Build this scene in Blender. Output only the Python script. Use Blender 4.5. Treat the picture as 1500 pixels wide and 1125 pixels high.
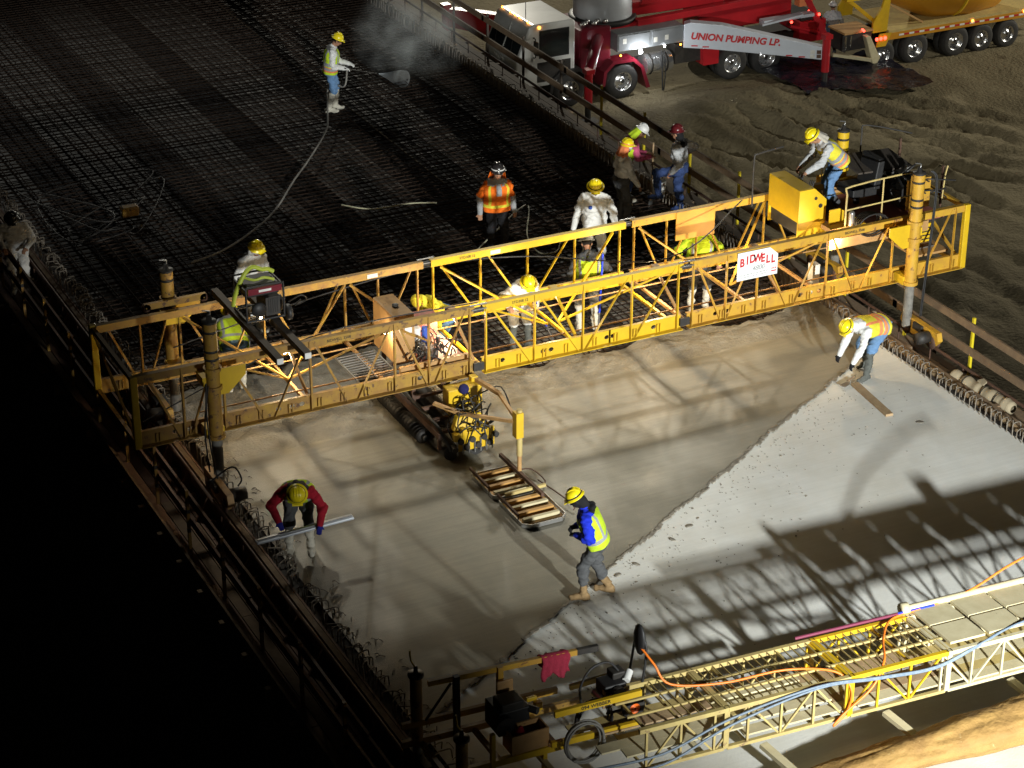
import bpy, bmesh, math, random
import numpy as np
from mathutils import Vector, Matrix, noise
R = math.radians
random.seed(7)
for o in list(bpy.data.objects): bpy.data.objects.remove(o)
scn = bpy.context.scene
COL = scn.collection

# ------------------------------------------------------------------ camera
F_PX, PITCH, YAW, CAM_H = 3296.0, R(26.8), R(26.4), 16.8
FW = Vector((math.sin(YAW)*math.cos(PITCH), math.cos(YAW)*math.cos(PITCH), -math.sin(PITCH)))
RT = Vector((math.cos(YAW), -math.sin(YAW), 0))
UP = RT.cross(FW)
CAM = Vector((0, 0, CAM_H))
cd = bpy.data.cameras.new('camera'); co = bpy.data.objects.new('camera', cd); COL.objects.link(co)
cd.sensor_width = 36; cd.lens = F_PX/1500*36; cd.clip_start = .5; cd.clip_end = 1500
m3 = Matrix((RT, UP, -FW)).transposed()
co.matrix_world = Matrix.Translation(CAM) @ m3.to_4x4()
scn.camera = co

def at(x, y, z=0.0):          # survey helper: point of the photograph at a known height
    d = FW + RT*((x-750)/F_PX) - UP*((y-562.5)/F_PX)
    return CAM + d*((z-CAM_H)/d.z)
def atY(x, y, Y):
    d = FW + RT*((x-750)/F_PX) - UP*((y-562.5)/F_PX)
    return CAM + d*(Y/d.y)
def atX(x, y, X):
    d = FW + RT*((x-750)/F_PX) - UP*((y-562.5)/F_PX)
    return CAM + d*(X/d.x)

# ------------------------------------------------------------------ night sky, flood lights, exposure
w = bpy.data.worlds.new('World'); scn.world = w; w.use_nodes = True
bg = w.node_tree.nodes['Background']
bg.inputs[0].default_value = (.55, .65, .9, 1); bg.inputs[1].default_value = .002
scn.view_settings.view_transform = 'Standard'; scn.view_settings.look = 'None'
scn.view_settings.exposure = 0; scn.view_settings.gamma = 1
scn.render.engine = 'CYCLES'
scn.cycles.max_bounces = 5; scn.cycles.diffuse_bounces = 3; scn.cycles.glossy_bounces = 3; scn.cycles.volume_bounces = 2

def flood(name, loc, target, watts, color, size_deg, radius=.5, blend=.5):
    l = bpy.data.lights.new(name, 'SPOT'); o = bpy.data.objects.new(name, l); COL.objects.link(o)
    l.energy = watts; l.color = color; l.spot_size = R(size_deg); l.spot_blend = blend; l.shadow_soft_size = radius
    o.location = loc
    o.rotation_euler = (Vector(target)-Vector(loc)).to_track_quat('-Z', 'Y').to_euler()
    return o
COOL, NEUT, WARM = (.97, 1, .97), (1, .95, .80), (1, .80, .52)
# light tower standing on the finished deck behind the work bridge (four heads)
for i, (dx, dz) in enumerate(((0, 0),)):
    flood('deck_tower_flood', (13.2+dx, 2.0, 6.1+dz), (19.0, 31.0, 1.4), 57000, COOL, 45, .27, 1.0)
# lights on the pump side, shining down on the pour from beyond the machine
flood('pour_flood_right', (25, 40, 15), (15.6, 29.4, 0), 8200, NEUT, 23, .6, .75)
flood('pour_flood_left', (10.6, 38, 12), (12.0, 28.0, 0), 3600, NEUT, 31, .4, .9)
# lights over the mat and the yard
flood('mat_flood', (7, 66, 24), (13.0, 46.5, 0), 5400, COOL, 29, .6, 1.0)
flood('yard_flood_far', (42, 92, 9), (38, 60, -6), 27000, NEUT, 75, .6, .7)
flood('yard_flood_right', (64, 50, 3), (38, 52, -7), 16000, NEUT, 80, .6, .8)
flood('yard_flood_front', (27, 30, 16), (40, 57, -6), 6500, NEUT, 50, .6, .9)
# ------------------------------------------------------------------ materials
def mat(name, col, rough=.6, metal=0, col2=None, scale=6., amt=.5, bump=0., bscale=40., detail=6, spec=.5, emit=None, estr=0, col3=None, thr=.62, s3=14., rough2=None, streak=0.):
    m = bpy.data.materials.new(name); m.use_nodes = True
    nt = m.node_tree; N = nt.nodes; L = nt.links
    b = N['Principled BSDF']
    b.inputs['Base Color'].default_value = (*col, 1); b.inputs['Roughness'].default_value = rough
    b.inputs['Metallic'].default_value = metal; b.inputs['Specular IOR Level'].default_value = spec
    if emit: b.inputs['Emission Color'].default_value = (*emit, 1); b.inputs['Emission Strength'].default_value = estr
    tc = N.new('ShaderNodeTexCoord')
    geo = N.new('ShaderNodeNewGeometry')
    if col2:
        n = N.new('ShaderNodeTexNoise'); n.inputs['Scale'].default_value = scale; n.inputs['Detail'].default_value = detail; n.inputs['Roughness'].default_value = .65
        L.new(geo.outputs['Position'], n.inputs['Vector'])
        r = N.new('ShaderNodeValToRGB'); r.color_ramp.elements[0].position = .5-.22*amt-.05; r.color_ramp.elements[1].position = .5+.30-.2*amt
        r.color_ramp.elements[0].color = (*col, 1); r.color_ramp.elements[1].color = (*col2, 1)
        L.new(n.outputs['Fac'], r.inputs['Fac']); last = r.outputs['Color']
        if rough2 is not None:
            mr = N.new('ShaderNodeMapRange'); mr.inputs['From Min'].default_value = .35; mr.inputs['From Max'].default_value = .65
            mr.inputs['To Min'].default_value = rough; mr.inputs['To Max'].default_value = rough2
            L.new(n.outputs['Fac'], mr.inputs['Value']); L.new(mr.outputs['Result'], b.inputs['Roughness'])
        if col3:
            n3 = N.new('ShaderNodeTexNoise'); n3.inputs['Scale'].default_value = s3; n3.inputs['Detail'].default_value = 8; n3.inputs['Roughness'].default_value = .7
            L.new(geo.outputs['Position'], n3.inputs['Vector'])
            r3 = N.new('ShaderNodeValToRGB'); r3.color_ramp.elements[0].position = thr; r3.color_ramp.elements[1].position = thr+.05
            mx = N.new('ShaderNodeMixRGB'); L.new(n3.outputs['Fac'], r3.inputs['Fac']); L.new(r3.outputs['Color'], mx.inputs['Fac'])
            L.new(last, mx.inputs['Color1']); mx.inputs['Color2'].default_value = (*col3, 1); last = mx.outputs['Color']
        if streak:                                  # faint drag marks left across the pour
            mp = N.new('ShaderNodeMapping'); mp.inputs['Scale'].default_value = (.35, 7, 1); mp.inputs['Rotation'].default_value = (0, 0, .03); L.new(geo.outputs['Position'], mp.inputs['Vector'])
            n4 = N.new('ShaderNodeTexNoise'); n4.inputs['Scale'].default_value = 2.2; n4.inputs['Detail'].default_value = 7; n4.inputs['Roughness'].default_value = .7; L.new(mp.outputs[0], n4.inputs['Vector'])
            m4 = N.new('ShaderNodeMapRange'); m4.inputs['From Min'].default_value = .3; m4.inputs['From Max'].default_value = .7; m4.inputs['To Min'].default_value = 1-streak; m4.inputs['To Max'].default_value = 1+streak*.6; L.new(n4.outputs['Fac'], m4.inputs['Value'])
            x4 = N.new('ShaderNodeVectorMath'); x4.operation = 'SCALE'; L.new(last, x4.inputs[0]); L.new(m4.outputs[0], x4.inputs['Scale']); last = x4.outputs[0]
        L.new(last, b.inputs['Base Color'])
    if bump:
        n2 = N.new('ShaderNodeTexNoise'); n2.inputs['Scale'].default_value = bscale; n2.inputs['Detail'].default_value = 6
        L.new(geo.outputs['Position'], n2.inputs['Vector'])
        bp = N.new('ShaderNodeBump'); bp.inputs['Strength'].default_value = 1; bp.inputs['Distance'].default_value = bump
        L.new(n2.outputs['Fac'], bp.inputs['Height']); L.new(bp.outputs['Normal'], b.inputs['Normal'])
    return m
M = {}
M['yellow'] = mat('yellow_paint', (.62, .40, .012), .42, 0, (.50, .31, .015), 3, .4, col3=(.20, .10, .03), thr=.70, s3=9)
M['yellow_worn'] = mat('yellow_paint_worn', (.52, .31, .02), .55, 0, (.40, .21, .03), 4, .7, col3=(.16, .075, .03), thr=.60, s3=8)
M['yellow_rust'] = mat('yellow_paint_rusty', (.40, .24, .025), .6, 0, (.26, .135, .03), 5, .8, col3=(.10, .05, .025), thr=.57, s3=9)
M['yellow_pale'] = mat('pale_yellow_paint', (.50, .40, .14), .6, 0, (.40, .30, .12), 5, .8, col3=(.24, .15, .08), thr=.62, s3=9)
M['cream'] = mat('cream_overspray', (.56, .50, .32), .7, 0, (.46, .40, .24), 5, .7, col3=(.2, .14, .08), thr=.66)
M['tan_steel'] = mat('tan_steel', (.46, .27, .10), .6, 0, (.34, .19, .07), 5, .7, col3=(.14, .07, .03), thr=.62)
M['red_steel'] = mat('faded_red_steel', (.30, .09, .06), .6, 0, (.22, .07, .05), 5, .6)
M['rust'] = mat('rusty_steel', (.12, .06, .035), .75, .2, (.07, .04, .028), 8, .7)
M['dark'] = mat('dark_steel', (.025, .024, .023), .6, .3, (.05, .042, .034), 9, .4)
M['black'] = mat('black_rubber', (.012, .012, .013), .55, 0, (.022, .021, .02), 20, .5)
M['tyre'] = mat('tyre_rubber', (.014, .014, .014), .8, 0, (.035, .032, .028), 10, .6)
M['steel'] = mat('bare_steel', (.42, .42, .41), .35, .8, (.30, .29, .28), 8, .5)
M['alu'] = mat('polished_aluminium', (.72, .72, .72), .25, .9, (.6, .6, .6), 8, .5)
M['leg_grey'] = mat('concrete_splashed_leg', (.085, .08, .072), .75, 0, (.20, .19, .165), 7, .7)
M['timber'] = mat('weathered_timber', (.22, .15, .085), .8, 0, (.15, .10, .06), 9, .7, .002, 60)
M['gold_wood'] = mat('golden_pan_wood', (.46, .26, .075), .6, 0, (.36, .19, .05), 7, .6)
M['timber_pale'] = mat('pale_timber', (.40, .29, .16), .75, 0, (.30, .20, .11), 9, .7, .002, 60)
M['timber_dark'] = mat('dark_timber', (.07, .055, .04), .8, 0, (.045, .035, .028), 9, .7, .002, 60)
M['ply'] = mat('form_plywood', (.20, .11, .07), .75, 0, (.13, .075, .05), 4, .7, .001, 40)
M['rebar'] = mat('rebar_steel', (.022, .015, .011), .9, 0, (.042, .025, .016), 15, .6, spec=.15)
M['stirrup'] = mat('splashed_stirrup_steel', (.12, .095, .07), .65, .2, (.24, .21, .17), 14, .7)
M['pan'] = mat('deck_form_pan', (.34, .32, .285), .7, 0, (.17, .155, .135), 1.6, .8, col3=(.05, .045, .04), thr=.60, s3=5)
M['girder'] = mat('girder_top', (.022, .02, .019), .85, 0, (.035, .03, .028), 5, .6)
M['wet'] = mat('wet_concrete', (.205, .187, .140), .40, 0, (.175, .162, .124), .9, .5, .004, 55, rough2=.62, streak=.16, col3=(.26, .24, .185), thr=.66, s3=24)
M['rough_wet'] = mat('unscreeded_concrete', (.20, .18, .135), .55, 0, (.14, .128, .10), 2.2, .7, .02, 26, rough2=.75)
M['cured'] = mat('white_curing_compound', (.74, .75, .72), .6, 0, (.64, .63, .57), .8, .6, .003, 40, col3=(.36, .33, .27), thr=.70, s3=11, streak=.07)
M['seam'] = mat('joint_grout', (.36, .33, .27), .8, 0, (.14, .125, .10), 9, .8, .006, 30)
M['dirt'] = mat('sandy_dirt', (.21, .175, .105), .95, 0, (.145, .12, .072), .35, .7, .06, 9, col3=(.10, .078, .045), thr=.60, s3=1.6, spec=.15)
M['white'] = mat('white_paint', (.74, .74, .72), .5, 0, (.66, .66, .63), 6, .5)
M['truck_white'] = mat('truck_white_paint', (.70, .71, .69), .3, 0, (.60, .60, .57), 2, .5)
M['truck_red'] = mat('truck_red_paint', (.42, .012, .018), .35, 0, (.32, .010, .016), 2, .5)
M['maroon'] = mat('maroon_paint', (.17, .010, .022), .3, 0, (.13, .008, .018), 2, .5)
M['truck_grey'] = mat('truck_grey_panel', (.20, .21, .22), .45, 0, (.15, .16, .165), 2, .5)
M['silver'] = mat('silver_paint', (.56, .60, .66), .4, .15, (.50, .53, .58), 2, .5)
M['drum'] = mat('drum_orange_yellow', (.56, .26, .012), .45, 0, (.46, .20, .015), 1.5, .5)
M['glass'] = mat('dark_glass', (.02, .025, .025), .08, 0, spec=.8)
M['chrome'] = mat('chrome', (.8, .8, .8), .12, 1)
M['plastic_sheet'] = mat('black_plastic_sheet', (.010, .010, .018), .16, 0, (.016, .016, .024), 3, .5, .05, 5)
M['burlap'] = mat('golden_burlap', (.36, .215, .06), .8, 0, (.25, .14, .04), 2.5, .8, .03, 9, col3=(.46, .33, .14), thr=.62, s3=5)
M['foam'] = mat('tan_wrapped_bundle', (.36, .30, .20), .85, 0, (.28, .23, .15), 6, .6, .004, 40)
M['orange_hose'] = mat('orange_hose', (.85, .20, .02), .45)
M['blue_hose'] = mat('blue_grey_hose', (.10, .15, .22), .5, 0, (.2, .24, .28), 20, .6)
M['grey_hose'] = mat('grey_hose', (.20, .19, .17), .6)
M['pale_cable'] = mat('pale_cable', (.42, .40, .26), .6)
M['lime_hose'] = mat('lime_hose', (.42, .50, .05), .5)
M['blue_paint'] = mat('blue_pole_paint', (.02, .05, .55), .4)
M['purple_pole'] = mat('maroon_pole_paint', (.16, .03, .06), .4)
M['towel'] = mat('red_towel', (.34, .02, .05), .95, 0, (.25, .015, .035), 30, .7, .008, 60)
M['orange_hub'] = mat('orange_wheel_hub', (.80, .15, .015), .45)
M['panel_orange'] = mat('ochre_panel', (.50, .26, .02), .55, 0, (.40, .19, .02), 3, .6)
M['lamp'] = mat('lit_lamp', (1, .9, .7), .4, emit=(1, .85, .6), estr=30)
M['led'] = mat('lit_led', (1, 1, 1), .4, emit=(.95, .98, 1), estr=60)
M['amber'] = mat('lit_amber', (1, .35, .03), .4, emit=(1, .36, .04), estr=9)
M['redlamp'] = mat('lit_red', (1, .03, .02), .4, emit=(1, .05, .03), estr=7)
M['red_paint'] = mat('red_paint_print', (.45, .015, .02), .5)
M['grey_print'] = mat('grey_print', (.28, .29, .30), .6)
M['blue_print'] = mat('blue_print', (.03, .09, .45), .6)
M['black_print'] = mat('black_print', (.02, .02, .02), .6)
M['post_yellow'] = mat('post_yellow_paint', (.62, .50, .015), .5, 0, (.5, .38, .02), 8, .5)
M['vent_white'] = mat('white_plate', (.66, .65, .60), .6, 0, (.5, .48, .42), 10, .6)
# clothing and skin
def cloth(name, c, k=.75, rough=.9): M[name] = mat(name, c, rough, 0, tuple(v*k for v in c), 16, .6, .004, 35, spec=.2)
for n_, c_ in dict(skin=(.36, .19, .115), hair=(.015, .012, .01), white_cloth=(.70, .70, .68), grey_cloth=(.30, .31, .32), light_grey_cloth=(.44, .45, .46), charcoal=(.075, .077, .08),
    black_cloth=(.014, .014, .016), denim=(.13, .24, .42), dark_denim=(.035, .06, .16), lime=(.50, .68, .03), lime_yellow=(.70, .62, .05), orange_cloth=(.85, .17, .015),
    blue_cloth=(.012, .03, .52), red_cloth=(.33, .012, .025), tan_boot=(.22, .145, .07), white_boot=(.60, .57, .48), rubber_boot=(.10, .105, .095), blue_glove=(.02, .025, .22),
    reflective=(.30, .31, .32), pink_cloth=(.55, .10, .20), navy=(.02, .02, .09), orange_trim=(.78, .25, .10), tan_glove=(.5, .46, .38)).items(): cloth(n_, c_)
M['hat_yellow'] = mat('hard_hat_yellow', (.75, .60, .012), .3)
M['hat_black'] = mat('hard_hat_black', (.02, .018, .018), .25)
M['hat_maroon'] = mat('hard_hat_maroon', (.10, .012, .015), .25)
M['hat_white'] = mat('hard_hat_white', (.66, .66, .64), .3)

# ------------------------------------------------------------------ mesh helpers
OFF = Vector((0, 0, 0))
WO = {}                                   # world origin of each object
def V(*a): return Vector(a)
def basis(d, up=(0, 0, 1)):
    d = Vector(d).normalized(); u = Vector(up)
    if abs(d.dot(u)) > .98: u = Vector((0, 1, 0)) if abs(d.y) < .9 else Vector((1, 0, 0))
    s = d.cross(u).normalized(); return d, s, s.cross(d).normalized()
class MB:
    def __init__(s, mx=None): s.v = []; s.f = []; s.mi = []; s.mats = []; s.cur = 0; s.mx = mx; s.sm = []
    def m(s, name):
        if name not in s.mats: s.mats.append(name)
        s.cur = s.mats.index(name); return s
    def add(s, vs, fs, smooth=False):
        k = len(s.v)
        s.v += [Vector(p) for p in vs]
        for f in fs: s.f.append([i+k for i in f]); s.mi.append(s.cur); s.sm.append(smooth)
        return s
    def box(s, c, size, rz=0, mx=None):
        a, b, h = (q/2 for q in size); mt = (mx or Matrix.Rotation(rz, 3, 'Z'))
        vs = [Vector(c)+mt @ Vector((x, y, z)) for x in (-a, a) for y in (-b, b) for z in (-h, h)]
        return s.add(vs, [(0, 1, 3, 2), (4, 6, 7, 5), (0, 4, 5, 1), (2, 3, 7, 6), (0, 2, 6, 4), (1, 5, 7, 3)])
    def bx(s, x0, x1, y0, y1, z0, z1): return s.box(((x0+x1)/2, (y0+y1)/2, (z0+z1)/2), (abs(x1-x0), abs(y1-y0), abs(z1-z0)))
    def bar(s, p0, p1, wd, h=None, up=(0, 0, 1)):
        h = h or wd; p0 = Vector(p0); p1 = Vector(p1); d, sd, u = basis(p1-p0, up)
        vs = [p+sd*x*wd/2+u*z*h/2 for p in (p0, p1) for x in (-1, 1) for z in (-1, 1)]
        return s.add(vs, [(0, 1, 3, 2), (4, 6, 7, 5), (0, 4, 5, 1), (2, 3, 7, 6), (0, 2, 6, 4), (1, 5, 7, 3)])
    def angle(s, p0, p1, a, t=.008, up=(0, 0, 1), flip=1):
        p0 = Vector(p0); p1 = Vector(p1); d, sd, u = basis(p1-p0, up)
        s.bar(p0, p1, a, t, up); o = sd*flip*(a/2-t/2)-u*(a/2+t/2)
        return s.bar(p0+o, p1+o, t, a, up)
    def tube(s, p0, p1, r, r1=None, n=10, caps=True):
        r1 = r if r1 is None else r1; p0 = Vector(p0); p1 = Vector(p1); d, sd, u = basis(p1-p0)
        vs = []
        for p, q in ((p0, r), (p1, r1)):
            for i in range(n): a = 2*math.pi*i/n; vs.append(p+(sd*math.cos(a)+u*math.sin(a))*q)
        s.add(vs, [(i, (i+1) % n, n+(i+1) % n, n+i) for i in range(n)], True)
        if caps: s.add(vs[:n], [tuple(range(n))[::-1]]); s.add(vs[n:], [tuple(range(n))])
        return s
    def path(s, pts, r, n=6, smooth=3):
        pts = [Vector(p) for p in pts]
        if smooth and len(pts) > 2:
            q = []
            for i in range(len(pts)-1):
                p0 = pts[max(i-1, 0)]; p1 = pts[i]; p2 = pts[i+1]; p3 = pts[min(i+2, len(pts)-1)]
                for j in range(smooth):
                    t = j/smooth
                    q.append(.5*((2*p1)+(p2-p0)*t+(2*p0-5*p1+4*p2-p3)*t*t+(3*p1-p0-3*p2+p3)*t**3))
            q.append(pts[-1]); pts = q
        vs = []; ref = None
        for i, p in enumerate(pts):
            d = (pts[min(i+1, len(pts)-1)]-pts[max(i-1, 0)])
            if d.length < 1e-6: d = Vector((1, 0, 0))
            d.normalize()
            if ref is None: _, ref, _ = basis(d)
            sd = (ref-d*ref.dot(d)); sd = sd.normalized() if sd.length > 1e-4 else basis(d)[1]; ref = sd; u = sd.cross(d)
            for k in range(n): a = 2*math.pi*k/n; vs.append(p+(sd*math.cos(a)+u*math.sin(a))*r)
        fs = [(i*n+k, i*n+(k+1) % n, (i+1)*n+(k+1) % n, (i+1)*n+k) for i in range(len(pts)-1) for k in range(n)]
        s.add(vs, fs, True)
        s.add(vs[:n], [tuple(range(n))[::-1]]); s.add(vs[-n:], [tuple(range(n))]); return s
    def lathe(s, prof, o, ax=(0, 0, 1), n=20, smooth=True):       # prof: (radius, height)
        o = Vector(o); d, sd, u = basis(ax); vs = []
        for r, h in prof:
            for i in range(n): a = 2*math.pi*i/n; vs.append(o+d*h+(sd*math.cos(a)+u*math.sin(a))*max(r, 1e-4))
        fs = [(j*n+i, j*n+(i+1) % n, (j+1)*n+(i+1) % n, (j+1)*n+i) for j in range(len(prof)-1) for i in range(n)]
        return s.add(vs, fs, smooth)
    def prism(s, poly, o, ex, ey, ez, t):                          # polygon in (ex,ey) extruded by t along ez
        o = Vector(o); ex = Vector(ex); ey = Vector(ey); ez = Vector(ez); n = len(poly)
        a = [o+ex*x+ey*y for x, y in poly]; b = [p+ez*t for p in a]
        s.add(a+b, [tuple(range(n))[::-1], tuple(range(n, 2*n))]+[(i, (i+1) % n, n+(i+1) % n, n+i) for i in range(n)])
        return s
    def ell(s, c, r, n=12, mx=None):
        c = Vector(c); mt = mx or Matrix.Identity(3); vs = []; rows = n//2
        for j in range(rows+1):
            ph = -math.pi/2+math.pi*j/rows
            for i in range(n):
                a = 2*math.pi*i/n
                vs.append(c+mt @ Vector((r[0]*math.cos(ph)*math.cos(a), r[1]*math.cos(ph)*math.sin(a), r[2]*math.sin(ph))))
        return s.add(vs, [(j*n+i, j*n+(i+1) % n, (j+1)*n+(i+1) % n, (j+1)*n+i) for j in range(rows) for i in range(n)], True)
    def holed(s, x0, x1, z0, z1, y, t, cx, cz, rx, rz):            # plate in the XZ plane with an oval hole
        n = 16; out = []; inn = []
        for i in range(n):
            a = 2*math.pi*(i+.5)/n; c, q = math.cos(a), math.sin(a)
            k = min(((x1-cx) if c > 0 else (cx-x0))/abs(c) if abs(c) > 1e-6 else 9, ((z1-cz) if q > 0 else (cz-z0))/abs(q) if abs(q) > 1e-6 else 9)
            out.append((cx+c*k, cz+q*k)); inn.append((cx+c*rx, cz+q*rz))
        vs = [(x, yy, z) for yy in (y, y+t) for x, z in out+inn]; o2 = 2*n
        fs = []
        for i in range(n):
            j = (i+1) % n
            fs += [(i, j, n+j, n+i), (o2+i, o2+n+i, o2+n+j, o2+j), (n+i, n+j, o2+n+j, o2+n+i)]
        for (X, Z) in ((x0, z0), (x1, z0), (x1, z1), (x0, z1)):    # corner fillers
            cand = sorted(range(n), key=lambda i: (out[i][0]-X)**2+(out[i][1]-Z)**2)[:2]
            k = len(vs); vs += [(X, y, Z), (X, y+t, Z)]
            fs += [(cand[0], cand[1], k), (o2+cand[0], o2+cand[1], k+1)]
        return s.add(vs, fs)
    def build(s, name, parent=None, kind=None, bevel=0):
        if not s.v: return None
        vs = [s.mx @ p for p in s.v] if s.mx else s.v
        if OFF.length: vs = [p+OFF for p in vs]
        lo = Vector(min(p[i] for p in vs) for i in range(3)); hi = Vector(max(p[i] for p in vs) for i in range(3))
        c = (lo+hi)/2; 
        me = bpy.data.meshes.new(name); me.from_pydata([p-c for p in vs], [], s.f)
        for k in s.mats: me.materials.append(M[k])
        me.polygons.foreach_set('material_index', s.mi); me.polygons.foreach_set('use_smooth', s.sm); me.update()
        return link(name, me, c, parent, kind, bevel)
def link(name, me, c, parent=None, kind=None, bevel=0):
    o = bpy.data.objects.new(name, me); COL.objects.link(o); WO[o] = Vector(c)
    if parent is not None: o.parent = parent; o.location = Vector(c)-WO[parent]
    else: o.location = c
    if kind: o['kind'] = kind
    if bevel:
        b = o.modifiers.new('edge', 'BEVEL'); b.width = bevel; b.segments = 2; b.limit_method = 'ANGLE'
    return o
def thing(name, label, cat, loc, group=None):
    o = bpy.data.objects.new(name, None); COL.objects.link(o); o.location = loc; WO[o] = Vector(loc); o.empty_display_size = .2
    return tag(o, label, cat, group)
def tag(o, label, cat, group=None):
    o['label'] = label; o['category'] = cat
    if group: o['group'] = group
    return o
def text(s, size, o, ex, ey, matname, parent, name='lettering', shear=0, depth=.004, bold=0, sx=1.0):
    cu = bpy.data.curves.new(name, 'FONT'); cu.body = s; cu.size = size; cu.shear = shear; cu.extrude = depth; cu.offset = bold; cu.align_x = 'CENTER'; cu.align_y = 'CENTER'
    tmp = bpy.data.objects.new('tmp', cu); COL.objects.link(tmp)
    me = bpy.data.meshes.new_from_object(tmp.evaluated_get(bpy.context.evaluated_depsgraph_get()))
    bpy.data.objects.remove(tmp)
    ex = Vector(ex).normalized(); ey = Vector(ey).normalized(); ez = ex.cross(ey)
    mt = Matrix((ex*sx, ey, ez)).transposed()
    for v in me.vertices: v.co = mt @ v.co
    me.materials.clear(); me.materials.append(M[matname])
    return link(name, me, Vector(o), parent)
# ------------------------------------------------------------------ the setting
# ground: one sheet, fine where the yard is seen, coarse out to the horizon
def axis(lo, hi, step, far):
    a = list(np.arange(lo, hi+1e-6, step)); s_ = step
    while a[-1] < far: s_ *= 1.5; a.append(a[-1]+s_)
    s_ = step
    while a[0] > -far: s_ *= 1.5; a.insert(0, a[0]-s_)
    return a
GZ = -7.0
tracks = []
for (x0, y0), (x1, y1), bow, dep in [((960, 190), (1500, 350), 1.2, .16), ((1010, 175), (1510, 285), -1.0, .2), ((1060, 150), (1520, 235), .6, .18), ((1120, 130), (1530, 250), -1.4, .14),
        ((1000, 260), (1500, 420), .8, .12), ((1080, 230), (1420, 480), -1.5, .14), ((1180, 140), (1520, 205), .3, .12), ((930, 210), (1260, 330), .8, .10), ((1230, 300), (1520, 560), .7, .1)]:
    a = at(x0, y0, GZ); b = at(x1, y1, GZ); tracks.append((np.array(a[:2]), np.array(b[:2]), bow, dep))
xs = axis(18, 58, .17, 600); ys = axis(34, 90, .22, 600)
XX, YY = np.meshgrid(np.array(xs), np.array(ys), indexing='ij')
Zg = np.zeros_like(XX)
for a, b, bow, dep in tracks:
    d = b-a; Ln = np.hypot(*d); d = d/Ln; nrm = np.array((-d[1], d[0]))
    t = (XX-a[0])*d[0]+(YY-a[1])*d[1]; q = (XX-a[0])*nrm[0]+(YY-a[1])*nrm[1]-bow*np.sin(np.clip(t/Ln, 0, 1)*math.pi)
    q = q+.10*np.sin(t*1.9+bow*5)+.06*np.sin(t*4.3)
    win = np.clip(np.minimum(t, Ln-t)/3+.2, 0, 1)
    for off in (-1.0, 1.0):
        r = (q-off)/.30
        tread = .35*np.sin(t*9.0+np.abs(r)*2.2)*np.exp(-r*r)
        Zg += win*dep*(-1.0*np.exp(-r*r)+.75*np.exp(-((np.abs(r)-1.6)/.55)**2)+tread*.5)
inner = (XX > 15) & (XX < 61) & (YY > 31) & (YY < 93)
for i, j in np.argwhere(inner):
    p = Vector((XX[i, j], YY[i, j], 0))
    Zg[i, j] += .16*noise.noise(p*.25)+.07*noise.noise(p*.8)+.04*abs(noise.noise(p*2.1))+.025*noise.noise(p*3.1)+.018*noise.noise(p*5.3)
m0 = at(1075, 170, GZ)
Zg += .55*np.exp(-(((XX-m0.x)/3.5)**2+((YY-m0.y)/2.0)**2))
Zg *= np.clip(1-np.maximum(np.abs(XX-38)-24, 0)/10, 0, 1)*np.clip(1-np.maximum(np.abs(YY-62)-30, 0)/10, 0, 1)
flat = np.clip((YY-57.0)/1.2, 0, 1)*np.clip((63-YY)/1.2, 0, 1)*np.clip((XX-28)/1.5, 0, 1)*np.clip((56-XX)/2, 0, 1)
Zg = Zg*(1-.75*flat)
DROP = np.clip((20.5-XX)/9.0, 0, 1); Zg = Zg-26*DROP*DROP*(3-2*DROP)          # added drop, shaped so the ground left of the deck stays dark
nx, ny = XX.shape
me = bpy.data.meshes.new('ground')
me.from_pydata(np.stack([XX, YY, Zg+GZ], -1).reshape(-1, 3).tolist(), [], [(i*ny+j, (i+1)*ny+j, (i+1)*ny+j+1, i*ny+j+1) for i in range(nx-1) for j in range(ny-1)])
me.materials.append(M['dirt']); me.polygons.foreach_set('use_smooth', [True]*len(me.polygons))
link('ground', me, (0, 0, 0), None, 'structure')

XL, XR = 9.42, 21.12
def jointY(x): return 22.57+(x-11.05)*.581
def grid_sheet(name, fx, y0f, y1f, ny, zf, matf, mats):
    vs = []; fs = []; mi = []; n = len(fx)
    for x in fx:
        a, b = y0f(x), y1f(x)
        for j in range(ny): y = a+(b-a)*j/(ny-1); vs.append((x, y, zf(x, y, j, ny)))
    for i in range(n-1):
        for j in range(ny-1):
            k = i*ny+j; fs.append((k, k+ny, k+ny+1, k+1)); mi.append(matf(vs[k]))
    me = bpy.data.meshes.new(name); me.from_pydata(vs, [], fs)
    for q in mats: me.materials.append(M[q])
    me.polygons.foreach_set('material_index', mi); me.polygons.foreach_set('use_smooth', [True]*len(fs))
    return link(name, me, (0, 0, 0), None, 'structure')
def nz(x, y, s): return noise.noise(Vector((x*s, y*s, 3.7)))
# finished slab, white with curing compound
grid_sheet('finished_slab', np.linspace(XL, XR, 90), lambda x: 6.0, lambda x: jointY(x)+.35, 90, lambda x, y, j, n: -.010+.0025*nz(x, y, .7), lambda v: 0, ['cured'])
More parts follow.
